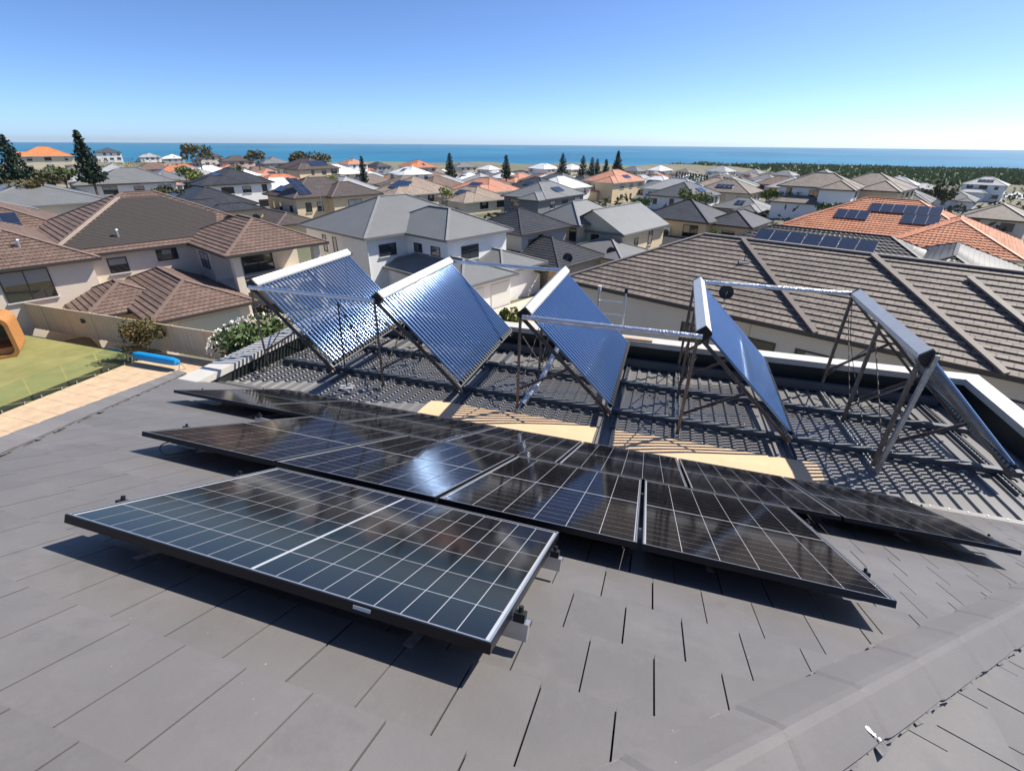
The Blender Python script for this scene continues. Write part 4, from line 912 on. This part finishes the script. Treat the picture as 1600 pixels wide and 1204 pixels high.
def sea_mat():
    m = bpy.data.materials.new('sea_water'); m.use_nodes = True; n = m.node_tree.nodes; l = m.node_tree.links; b = n['Principled BSDF']
    b.inputs['Roughness'].default_value = .55; b.inputs['Specular IOR Level'].default_value = .12
    g = n.new('ShaderNodeNewGeometry'); tx = n.new('ShaderNodeTexNoise'); mp = n.new('ShaderNodeMapping'); mp.inputs['Scale'].default_value = (.0022, .0012, 1); mp.inputs['Rotation'].default_value = (0, 0, .3)
    l.new(g.outputs['Position'], mp.inputs[0]); l.new(mp.outputs[0], tx.inputs['Vector']); tx.inputs['Scale'].default_value = 1; tx.inputs['Detail'].default_value = 7
    rp = n.new('ShaderNodeValToRGB'); rp.color_ramp.elements[0].position = .35; rp.color_ramp.elements[1].position = .7
    rp.color_ramp.elements[0].color = (.008, .115, .23, 1); rp.color_ramp.elements[1].color = (.018, .19, .32, 1); l.new(tx.outputs[0], rp.inputs[0])
    # whitecaps
    t2 = n.new('ShaderNodeTexNoise'); m2 = n.new('ShaderNodeMapping'); m2.inputs['Scale'].default_value = (.035, .012, 1); m2.inputs['Rotation'].default_value = (0, 0, .3); l.new(g.outputs['Position'], m2.inputs[0]); l.new(m2.outputs[0], t2.inputs['Vector']); t2.inputs['Scale'].default_value = 1; t2.inputs['Detail'].default_value = 3
    r2 = n.new('ShaderNodeValToRGB'); r2.color_ramp.elements[0].position = .735; r2.color_ramp.elements[1].position = .76; l.new(t2.outputs[0], r2.inputs[0])
    mx = n.new('ShaderNodeMixRGB'); mx.inputs[2].default_value = (.6, .66, .7, 1); l.new(r2.outputs[0], mx.inputs[0]); l.new(rp.outputs[0], mx.inputs[1]); l.new(mx.outputs[0], b.inputs['Base Color'])
    return m
mb = MB(); K = 160; Rr = 8200
ring = [(math.cos(2 * math.pi * k / K) * Rr, math.sin(2 * math.pi * k / K) * Rr, SEA) for k in range(K)]; mb.face(ring)
tag(mb.build('sea', sea_mat()), kind='structure')

# ------------------------------------------------------------------ the yard on the left

M['lawn'] = mat('lawn_grass', (.30, .27, .10), .95, col2=(.17, .175, .055), vscale=.55, bump=.6, bscale=60)
M['paving'] = mat('sand_paving', (.52, .38, .25), .85, var=.18, vscale=1.5); M['concrete'] = mat('pale_concrete', (.55, .47, .38), .85, var=.12, vscale=.7)
mb = MB(); mb.box((-46.8, 5.4, GYD - 2), (-29.8, 19.5, GYD + .03)); tag(mb.build('lawn', M['lawn']), kind='structure')
pav = MB(); pav.box((-29.798, 3.6, GYD - 2), (-19.8, 20.1, GYD)); pav_o = tag(pav.build('paving', M['concrete']), kind='structure')
pm = MB(); pm.box((0, 0, 0), (.885, .885, .05)); pm_me = unbuild(pm.build('paver', M['paving']))
for i in range(8):
    for j in range(18): inst('paver', pm_me, pav_o, (-29.68 + i * .9, 3.7 + j * .9, GYD + .002))
drv = MB(); 
tag((lambda m: (m.face([gp(-28.6, 25.5, GZ + .02), gp(-18.5, 26.5, GZ + .02), gp(-18.5, 36.5, GZ + .02), gp(-28.6, 36.5, GZ + .02)]), m)[1])(drv).build('driveway', M['concrete']), kind='structure')
FENC = mat('beige_steel_fence', (.62, .47, .30), .6, var=.08, vscale=1); FENP = mat('beige_fence_post', (.56, .46, .34), .55)
def steel_fence(a, b, label, h=1.8):
    a = Vector(a); b = Vector(b); L = (b - a).length; d = (b - a).normalized(); nn = Vector((-d.y, d.x, 0)); t = empty('steel_fence', a, label, 'fence', 'boundary fences'); n = max(1, round(L / 2.4)); sp_ = L / n
    def put(o): o.parent = t; o.matrix_parent_inverse = Matrix.Translation(-a); return o
    for k in range(n):
        mb = MB(); p = a + d * (k * sp_ + .04); m_ = 24; w_ = sp_ - .08
        pts = [p + d * (w_ * i / m_) + nn * (.018 if i % 4 in (1, 2) else -.018) for i in range(m_ + 1)]
        for q, r_ in zip(pts[:-1], pts[1:]): mb.face([q, r_, r_ + Vector((0, 0, h)), q + Vector((0, 0, h))])
        put(mb.build('fence_sheet', FENC))
    for k in range(n + 1):
        mb = MB(); p = a + d * (k * sp_); mb.box((p.x - .04, p.y - .04, p.z), (p.x + .04, p.y + .04, p.z + h + .08)); put(mb.build('post', FENP))
    mb = MB(); mb.bar(a + Vector((0, 0, h + .02)), b + Vector((0, 0, h + .02)), .07, .05); put(mb.build('top_rail', FENP))
steel_fence((-52.2, 20.75, GYD), (-23.4, 20.3, GYD), 'beige corrugated steel fence behind the lawn and the pool roller')
TF = mat('timber_fence_board', (.47, .32, .17), .8, var=.2, vscale=3, rnd=.18)
def timber_fence(a, b, label, h=1.8):
    a = Vector(a); b = Vector(b); d = (b - a).normalized(); L = (b - a).length; t = empty('timber_fence', a, label, 'fence', 'timber paling fences'); n = int(L / .16)
    mb = MB(); mb.box((-.07, -.012, 0), (.07, .012, h)); me = unbuild(mb.build('paling', TF)); rz = math.atan2(d.y, d.x)
    for k in range(n): o = inst('paling', me, t, d * ((k + .5) * L / n), rz); o.scale.z = random.uniform(.98, 1.02)
    for z in (.4, 1.4): mb = MB(); mb.bar((Vector((-d.y, d.x, 0)) * .04) + Vector((0, 0, z)), d * L + (Vector((-d.y, d.x, 0)) * .04) + Vector((0, 0, z)), .05, .09); mb.build('fence_rail', M['timber'], t)
timber_fence(gp(-18.4, 24.6, GZ), gp(-18.4, 34, GZ), 'timber paling fence on the right of the driveway')
timber_fence(gp(-28.4, 37.2, GZ), gp(-18.6, 37.2, GZ), 'timber paling fence across the end of the driveway', 2.2)
timber_fence(gp(-27.6, 24.2, GZ), gp(-18.6, 24.4, GZ), 'near timber paling fence between the collectors and the driveway')
# pool-cover roller
t = empty('pool_roller', (-29.6, 18.45, GYD), 'bright blue pool cover rolled on a reel by the fence', 'pool cover'); t.scale = (.78, .7, .7)
mb = MB(); prof = [(0, .05), (.05, .30), (.35, .36), (2.0, .37), (3.7, .34), (4.2, .27), (4.25, .05)]; n = 16
for (x0, r0), (x1, r1) in zip(prof[:-1], prof[1:]):
    for j in range(n):
        a, b = 2 * math.pi * j / n, 2 * math.pi * (j + 1) / n; f_ = lambda x, r, q: (x + .35, math.cos(q) * r, .75 + math.sin(q) * r)
        mb.face([f_(x0, r0, b), f_(x0, r0, a), f_(x1, r1, a), f_(x1, r1, b)])
mb.build('rolled_cover', mat('blue_pool_cover', (.01, .27, .62), .4, var=.12, vscale=6, bump=.5, bscale=9), t, smooth=True)
mb = MB(); mb.tube((.0, 0, .75), (4.9, 0, .75), .05, 8); mb.build('axle', M['alu'], t)
for x in (.12, 4.8):
    mb = MB(); mb.bar((x, -.35, 0), (x, 0, .78), .05, .05, (1, 0, 0)); mb.bar((x, .35, 0), (x, 0, .78), .05, .05, (1, 0, 0)); mb.build('stand', M['alu'], t)
mb = MB(); ws = 20
for j in range(ws): a, b = 2 * math.pi * j / ws, 2 * math.pi * (j + 1) / ws; mb.tube((-.04, math.cos(a) * .28, .75 + math.sin(a) * .28), (-.04, math.cos(b) * .28, .75 + math.sin(b) * .28), .02, 6, cap=False)
mb.build('hand_wheel', M['alu'], t)
# glass pool fence
def clear_glass():
    m = bpy.data.materials.new('clear_pool_glass'); m.use_nodes = True; n = m.node_tree.nodes; l = m.node_tree.links; n.clear()
    o = n.new('ShaderNodeOutputMaterial'); mx = n.new('ShaderNodeMixShader'); tr = n.new('ShaderNodeBsdfTransparent'); tr.inputs[0].default_value = (.86, .93, .89, 1); gl = n.new('ShaderNodeBsdfGlossy'); gl.inputs['Roughness'].default_value = .02
    fz = n.new('ShaderNodeFresnel'); fz.inputs[0].default_value = 1.5; l.new(fz.outputs[0], mx.inputs[0]); l.new(tr.outputs[0], mx.inputs[1]); l.new(gl.outputs[0], mx.inputs[2]); l.new(mx.outputs[0], o.inputs[0]); return m
CG = clear_glass(); gl_me = MB(); gl_me.box((-.006, .03, .1), (.006, 1.62, 1.25)); gl_me = unbuild(gl_me.build('glass_panel', CG))
sp2 = MB(); sp2.tube((0, 0, 0), (0, 0, .16), .03, 8); sp2_me = unbuild(sp2.build('spigot', M['alu']))
for k in range(5):
    t = empty('glass_fence_panel', (-29.75, 9.9 + k * 1.7, GYD + .03), 'frameless glass pool-fence panel between lawn and paving, number %s from the roof' % ('one two three four five six seven'.split()[k]), 'glass fence', 'glass pool-fence panels')
    inst('glass_panel', gl_me, t)
    for y in (.35, 1.3): inst('spigot', sp2_me, t, (0, y, 0))
# play house with a rounded timber frame
OW = mat('orange_stained_wood', (.42, .19, .06), .6, var=.2, vscale=3, streak=(1, 1, 6))
php = at_z(-22, 566, GYD)
t = empty('playhouse', (php.x, php.y, GYD), 'orange timber playhouse with a rounded open front, left edge of the lawn', 'playhouse', rz=R(52))
def rrect(w_, h_, r_, n=6):
    P = []
    for cx_, cz_, a0 in ((w_ / 2 - r_, r_, -90), (w_ / 2 - r_, h_ - r_, 0), (-w_ / 2 + r_, h_ - r_, 90), (-w_ / 2 + r_, r_, 180)): P += [(cx_ + r_ * math.cos(R(a0 + 90 * i / n)), cz_ + r_ * math.sin(R(a0 + 90 * i / n))) for i in range(n + 1)]
    return P
mb = MB(); O = rrect(3.3, 2.5, .5); I = rrect(2.9, 2.1, .38); I = [(x, z + .2) for x, z in I]; n = len(O)
for i in range(n):
    j = (i + 1) % n
    for P, sgn in ((O, 1), (I, -1)):
        q = [(P[i][0], 0, P[i][1]), (P[j][0], 0, P[j][1]), (P[j][0], 2.2, P[j][1]), (P[i][0], 2.2, P[i][1])]; mb.face(q if sgn > 0 else q[::-1])
    for y in (0, 2.2): mb.face([(O[i][0], y, O[i][1]), (I[i][0], y, I[i][1]), (I[j][0], y, I[j][1]), (O[j][0], y, O[j][1])])
mb.build('rounded_frame', OW, t)
mb = MB(); mb.face([(x, 2.0, z) for x, z in I]); mb.build('back_panel', OW, t)
mb = MB(); mb.box((-1.4, .3, .21), (1.4, 1.9, .6)); mb.build('bench', OW, t)
mb = MB(); mb.box((.2, 1.7, .9), (1.1, 1.97, 1.8)); mb.build('window_opening', M['wframe'], t)

# ------------------------------------------------------------------ plants
def leafmat(name, col, col2, tr=.25):
    m = mat(name, col, .7, col2=col2, vscale=1.2, spec=.3, rnd=.1); b = m.node_tree.nodes['Principled BSDF']
    return m
LF = {'dark': leafmat('dark_foliage', (.035, .065, .025), (.015, .03, .014)), 'mid': leafmat('mid_foliage', (.10, .15, .045), (.05, .085, .025)), 'yel': leafmat('yellow_green_foliage', (.20, .22, .04), (.09, .13, .025)),
      'olive': leafmat('olive_foliage', (.10, .105, .045), (.05, .055, .028)), 'rust': leafmat('brown_green_foliage', (.15, .10, .035), (.06, .065, .02)), 'pine': leafmat('pine_foliage', (.03, .055, .03), (.012, .025, .016)), 'grey': leafmat('grey_green_foliage', (.13, .125, .07), (.065, .07, .04)), 'scrub': leafmat('coastal_scrub_foliage', (.17, .22, .075), (.09, .13, .04)), 'flower': mat('white_blossom', (.8, .76, .66), .8)}
M['bark'] = mat('bark', (.10, .075, .055), .9, var=.3, vscale=4)
def leaf(mb, p, sz, up=.4):
    a = Vector((random.gauss(0, 1), random.gauss(0, 1), random.gauss(0, 1))).normalized(); b = a.cross(Vector((random.gauss(0, 1), random.gauss(0, 1), random.gauss(0, 1)))).normalized(); s1 = sz * random.uniform(.6, 1.3); s2 = sz * random.uniform(.35, .7)
    mb.face([p - a * s1, p + b * s2, p + a * s1, p - b * s2])
def crown(rad, hz, n, sz, lumps=9, seed=0):
    mb = MB(); L = []
    for k in range(lumps):
        a = random.uniform(0, 6.283); e_ = random.uniform(-.5, 1); q = Vector((math.cos(a) * math.cos(e_), math.sin(a) * math.cos(e_), math.sin(e_))) * random.uniform(.35, .75); L.append((q, random.uniform(.28, .5)))
    for k in range(n):
        c_, r_ = random.choice(L); q = Vector((random.gauss(0, 1), random.gauss(0, 1), random.gauss(0, 1))).normalized() * r_ * random.uniform(.65, 1.05) + c_
        leaf(mb, Vector((q.x * rad, q.y * rad, q.z * hz)), sz)
    return mb
def add_tree(name, p, rad, hz, trunk, lf, label, cat, n=420, sz=.16, group=None, lumps=9):
    t = empty(name, p, label, cat, group)
    o = crown(rad, hz, n, sz, lumps).build('crown', LF[lf], t); o.location = (0, 0, trunk + hz * .75)
    mb = MB(); mb.tube((0, 0, -.3), (.03, .02, trunk + hz * .55), .05 * rad + .04, 7, .02 * rad + .02)
    for k in range(4): a = k * 1.6 + .3; mb.tube((.02, .01, trunk * .8 + hz * .2), (math.cos(a) * rad * .5, math.sin(a) * rad * .5, trunk + hz * .8), .02 * rad + .015, 5, .01)
    mb.build('trunk', M['bark'], t); return t
def gzp(x, y): return float(ground_z(np.array([x]), np.array([y]))[0])
add_tree('topiary_bush', (-29.7, 19.5, GYD), 1.15, 1.05, .7, 'rust', 'round clipped brown-green bush in front of the steel fence', 'bush', 1500, .10, lumps=24)
t = add_tree('flowering_hedge', (-20.4, 19.4, GYD), 2.8, 1.75, .7, 'mid', 'white-flowered leafy hedge behind the left parapet', 'hedge', 3600, .17, lumps=26)
fl = MB()
for k in range(420):
    q = Vector((random.gauss(0, 1), random.gauss(0, 1), random.gauss(0, 1))).normalized(); q.z = abs(q.z) * .9 + .05; leaf(fl, Vector((q.x * 2.7, q.y * 2.7, q.z * 1.6 + .7 + 1.3)), .09)
fl.build('blossom', LF['flower'], t)
add_tree('yellow_shrub', gp(-22.5, 25.2, GZ), 1.1, 1.5, .5, 'yel', 'yellow-green shrub by the near timber fence, left of the middle collector', 'shrub', 600, .16)
add_tree('garden_shrub', gp(-33.2, 24.2, GZ), 1.4, 1.3, .6, 'mid', 'green shrub in front of the white house\'s low wing', 'shrub', 600, .16)
add_tree('driveway_shrub', gp(-20.5, 38.6, GZ), 1.2, 1.3, .4, 'mid', 'green shrub behind the driveway fence', 'shrub', 400, .16)
def norfolk(x, ytop, ybot, D, label, wide=.24):
    d = ray(x, ytop); d2 = ray(x, ybot); P = d * D; B = d2 * (math.hypot(P.x, P.y) / math.hypot(d2.x, d2.y)); gz = gzp(P.x, P.y); H = P.z - gz
    t = empty('norfolk_pine', (P.x, P.y, gz), label, 'pine tree', 'tall pines'); mb = MB(); Rb = wide * (P.z - B.z)
    z = H * .06 if P.z - B.z > H * .8 else max(1, H - (P.z - B.z) * 1.02); z_lo = z
    while z < H - .2:
        f_ = (H - z) / (H - z_lo); r_ = Rb * (f_ ** .75) * random.uniform(.82, 1.1) + .12; nb = 7; ph = random.uniform(0, 6.28)
        for k in range(nb):
            a = ph + 6.283 * k / nb + random.uniform(-.2, .2); rr = r_ * random.uniform(.7, 1.1); m_ = max(4, int(rr / .28))
            for i in range(m_):
                q = (i + .5) / m_; c = Vector((math.cos(a) * rr * q, math.sin(a) * rr * q, z + .12 * rr * q * q * 2 - .10 * rr * (1 - q)))
                for _ in range(2): leaf(mb, c + Vector((random.uniform(-.2, .2), random.uniform(-.2, .2), random.uniform(-.12, .12))) * (.4 + rr * .18), .22 + rr * .075)
        z += (H - z_lo) / (26 if H > 14 else 18)
    mb.build('crown', LF['pine'], t); mb = MB(); mb.tube((0, 0, -.5), (0, 0, H), .018 * H + .05, 8, .03); mb.build('trunk', M['bark'], t)
norfolk(117, 202, 283, 112, 'big pine standing alone at the left, its top well above the sea horizon', .30)
norfolk(0, 208, 284, 112, 'tall pine cut by the left edge of the picture', .36)
norfolk(564, 243, 284, 150, 'pine left of centre, below the horizon, between white and red roofs', .2)
norfolk(702, 238, 277, 190, 'slim dark pine, left one of the two slim pines at the centre', .32); norfolk(791, 241, 277, 200, 'slim dark pine, right one of the two slim pines at the centre', .32)
for x, yt, yb, D, lb in ((880, 240, 273, 235, 'loose-branched tall pine, first of the centre row from the left'), (912, 244, 279, 225, 'dense pine, second of the centre row from the left'), (926, 247, 279, 235, 'pine of the centre row, third from the left'), (934, 249, 279, 240, 'pine of the centre row, fourth from the left'), (948, 250, 275, 250, 'smallest pine of the centre row, fifth from the left'), (967, 237, 269, 240, 'tallest pine of the centre row, at its right end')): norfolk(x, yt - 2, yb, D, lb, .32)
def far_tree(x, ytop, wpx, hpx, D, lf, label, name='garden_tree', n=500, lumps=10):
    d = ray(x, ytop); P = d * D; s_ = D / FPX / 1.0; rad = wpx / 2 * s_ * .95; hh = hpx * s_; gz = gzp(P.x, P.y); hz = hh * .52; tr = max(.3, P.z - gz - hz * 1.75)
    add_tree(name, (P.x, P.y, gz), rad, hz, tr, lf, label, 'tree' if hh > 3 else 'shrub', n, max(.12, rad * .11), 'trees and shrubs among the houses', lumps)
for a in ((305, 223, 44, 20, 230, 'grey', 'rounded grey-green tree on the left skyline'), (400, 234, 40, 14, 260, 'grey', 'low grey-green tree on the skyline, second of the left bushy trees'), (462, 232, 38, 20, 255, 'olive', 'bushy olive tree above the brown house with panels, left one'), (494, 233, 40, 20, 250, 'grey', 'bushy olive tree above the brown house with panels, right one'),
          (70, 263, 44, 18, 118, 'olive', 'olive shrubs beside the sloping wall at left'), (92, 258, 36, 14, 124, 'mid', 'green shrubs left of the big pine'), (42, 276, 40, 20, 100, 'rust', 'brownish shrub below the left-edge pine'), (300, 264, 30, 18, 150, 'yel', 'yellow-green shrub right of the white metal roof'), (285, 258, 26, 14, 165, 'mid', 'green shrub right of the red roof at left'), (370, 255, 20, 14, 180, 'mid', 'small green tree before the pinkish house'),
          (514, 272, 24, 14, 128, 'yel', 'bright green shrub in front of the cream balconied house'), (697, 290, 26, 20, 92, 'yel', 'small palm-like tree behind the grey metal roof'), (1005, 303, 40, 20, 88, 'mid', 'leafy palms beside the pale pyramid roof'), (1082, 294, 38, 22, 110, 'yel', 'bright green shrubs right of the grey cream house'), (1106, 300, 28, 16, 105, 'mid', 'dark green shrubs behind the black hips'), (1218, 294, 44, 16, 120, 'yel', 'yellow-green shrubs in a row at the right'), (1242, 297, 24, 14, 118, 'yel', 'yellow-green shrub at the end of the row at the right'),
          (1300, 316, 40, 14, 100, 'mid', 'green hedge left of the terracotta roof'), (1470, 284, 40, 24, 150, 'olive', 'low dark tree against the scrub at the right'), (1115, 358, 26, 16, 62, 'yel', 'yellow-green palm tips behind the taupe roof ridge'), (1390, 300, 20, 12, 140, 'mid', 'small shrub by the grey-green hip roof'), (20, 262, 60, 26, 125, 'dark', 'dark mass of shrubs at the left edge'), (848, 413, 26, 16, 48, 'mid', 'small green bush before the low black roof'), (255, 290, 40, 10, 80, 'olive', 'low olive shrub over the brown ridge')): far_tree(*a)
for k in range(12):
    x = 1058 + k * 4.3; d = ray(x, 268 + k * .5); P = d * (205 - k * 1.5); gz = gzp(P.x, P.y); h_ = P.z - gz; t = empty('cypress', (P.x, P.y, gz), ('leftmost thin cypress of the dark row' if k == 0 else 'rightmost thin cypress of the dark row' if k == 11 else 'thin dark cypress, ' + 'zeroth second third fourth fifth sixth seventh eighth ninth tenth eleventh'.split()[k] + ' from the left in the dark row'), 'cypress', 'row of thin cypresses')
    mb = MB()
    for i in range(150): z = random.random(); a = random.uniform(0, 6.283); r_ = .55 * (1 - abs(z - .35) ** 1.5) * math.sqrt(random.random()); leaf(mb, Vector((math.cos(a) * r_, math.sin(a) * r_, h_ * (.05 + .95 * z))), .3)
    mb.build('crown', LF['dark'], t); mb = MB(); mb.tube((0, 0, -.3), (0, 0, h_ * .8), .09, 6, .03); mb.build('trunk', M['bark'], t)
# coastal scrub: one uncountable mass on the dunes
def scrub(u0, u1, v0, v1, n, sz, hgt, name, lf):
    uu = rng.uniform(u0, u1, n); vv = rng.uniform(v0, v1, n); kp = uu > u0 + (866 - vv) * .12 - 60; uu, vv = uu[kp], vv[kp]; ok = np.array([all((RV.x * a + FV.x * b - q.x) ** 2 + (RV.y * a + FV.y * b - q.y) ** 2 > (r_ * 1.2) ** 2 for q, r_ in placed) for a, b in zip(uu, vv)]); uu, vv = uu[ok], vv[ok]; X = RV.x * uu + FV.x * vv; Y = RV.y * uu + FV.y * vv; Z = ground_z(X, Y); Z = np.where(vv > COAST - 60, np.maximum(Z, SEA + 2.5), Z); hm = hgt * (.45 + .55 * np.sin(uu * .021 + np.sin(vv * .017) * 2) ** 2); mb = MB()
    for x, y, z, h_ in zip(X, Y, Z, hm):
        for _ in range(3): leaf(mb, Vector((x + random.uniform(-3, 3), y + random.uniform(-3, 3), z + random.uniform(.2, 1) * h_)), sz)
    tag(mb.build(name, LF[lf]), 'dense green coastal scrub covering the dunes before the sea', 'scrub', kind='stuff')
scrub(250, 1150, 330, 866, 32000, 3.5, 2.3, 'coastal_scrub', 'scrub')
uu = rng.uniform(-330, 330, 5200); vv = rng.uniform(75, 430, 5200); X = RV.x * uu + FV.x * vv; Y = RV.y * uu + FV.y * vv; Z = ground_z(X, Y); PL = np.array([(q.x, q.y, r_) for q, r_ in placed]); mb = MB()
for x, y, z in zip(X, Y, Z):
    if np.any((PL[:, 0] - x) ** 2 + (PL[:, 1] - y) ** 2 < (PL[:, 2] * .95) ** 2): continue
    h_ = random.choice((1.2, 1.8, 2.6))
    for _ in range(5): leaf(mb, Vector((x + random.gauss(0, .7), y + random.gauss(0, .7), z + random.uniform(.1, 1) * h_)), .65)
tag(mb.build('garden_greenery', LF['olive']), 'low garden greenery scattered between the far houses', 'greenery', kind='stuff')
# slope wall on the left
mb = MB(); a, b = at_z(62, 290, -12.0), at_z(121, 262, -9.6); mb.bar(a, b, .3, 2.4); tag(mb.build('garden_wall', WALL['cream']), 'sunlit cream wall climbing the slope left of the big pine', 'wall')

# thin masts on the roofs
for k, (x, y0, y1, D, lb) in enumerate(((245, 240, 292, 90, 'thin mast rising left of the brown roof with two panel rows'), (322, 243, 262, 150, 'thin aerial above the grey-green tree, left skyline'), (588, 247, 262, 170, 'thin aerial by the second pine'), (930, 252, 276, 130, 'thin aerial on the pale roof by the centre pines'), (1120, 252, 280, 160, 'thin aerial right of the cypress row'), (1280, 250, 270, 190, 'thin aerial on the skyline at the right'), (498, 290, 305, 75, 'thin aerial on the dark brown hipped roof'), (1480, 262, 284, 170, 'thin aerial against the right-hand scrub'))):
    P = ray(x, y0) * D; B = ray(x + (y1 - y0) * (x < 500) * .2, y1) * D; z0 = min(B.z, P.z - 1)
    t = empty('aerial_mast', (P.x, P.y, z0), lb, 'aerial', 'aerials and masts'); h_ = P.z - z0; mb = MB(); mb.tube((0, 0, -3.5), (0, 0, h_), .035, 6); mb.build('mast', M['galv'], t)
    mb = MB(); mb.bar((-.7, 0, h_ - .15), (.7, 0, h_ - .15), .03, .03)
    for i in range(6): mb.bar((-.6 + i * .24, -.35 + .03 * i, h_ - .13), (-.6 + i * .24, .35 - .03 * i, h_ - .13), .02, .02)
    mb.build('aerial_head', M['galv'], t)
def cable(pts, label, r=.004):
    cu = [Vector(p) for p in pts]; mb = MB(); Q = []
    for i in range(len(cu) - 1):
        p0, p1, p2, p3 = cu[max(0, i - 1)], cu[i], cu[i + 1], cu[min(len(cu) - 1, i + 2)]
        for k in range(6): t = k / 6; Q.append(.5 * ((2 * p1) + (p2 - p0) * t + (2 * p0 - 5 * p1 + 4 * p2 - p3) * t * t + (3 * p1 - p0 - 3 * p2 + p3) * t ** 3))
    Q.append(cu[-1])
    for a, b in zip(Q[:-1], Q[1:]): mb.tube(a, b, r, 6, cap=False)
    return tag(mb.build('cable', M['blackplastic'], smooth=True), label, 'cable', 'loose cables on the roof')
cable([P3(.12, .25, -.05), P3(.05, .12, -.10), P3(.14, .05, -.135), P3(.28, .02, -.12), P3(.42, .10, -.06)], 'loose black cable hanging under the left end of the middle row')
cable([P3(2.9, -.30, -.05), P3(2.6, -.2, -.12), P3(2.2, -.16, -.135), P3(1.8, -.1, -.12), P3(1.5, .02, -.06)], 'loose black cable in the gap behind the lone near panel')
for k, b in enumerate((BX[2], BX[3], BX[4])):
    cable([(b + .05, A1 + .02, HZ - .05), (b + .02, A1 - .6, HZ - .6), (b + .1, A1 - 1.4, mz(8) + .5), (b + .06, A0 + .5, mz(A0) + .12)], ('thin sensor cable down the middle collector', 'thin sensor cable down the fourth collector', 'thin sensor cable down the rightmost collector')[k], .006)
# sea air: one thin even haze over land and water
mb = MB(); mb.box((-8300, -8300, -60), (8300, 8300, 12))
m = bpy.data.materials.new('sea_haze'); m.use_nodes = True; n = m.node_tree.nodes; n.clear(); o_ = n.new('ShaderNodeOutputMaterial'); pv_ = n.new('ShaderNodeVolumePrincipled'); pv_.inputs['Density'].default_value = 4.5e-5; pv_.inputs['Color'].default_value = (.85, .9, .95, 1); pv_.inputs['Anisotropy'].default_value = .3
m.node_tree.links.new(pv_.outputs[0], o_.inputs['Volume']); tag(mb.build('haze', m), kind='stuff')
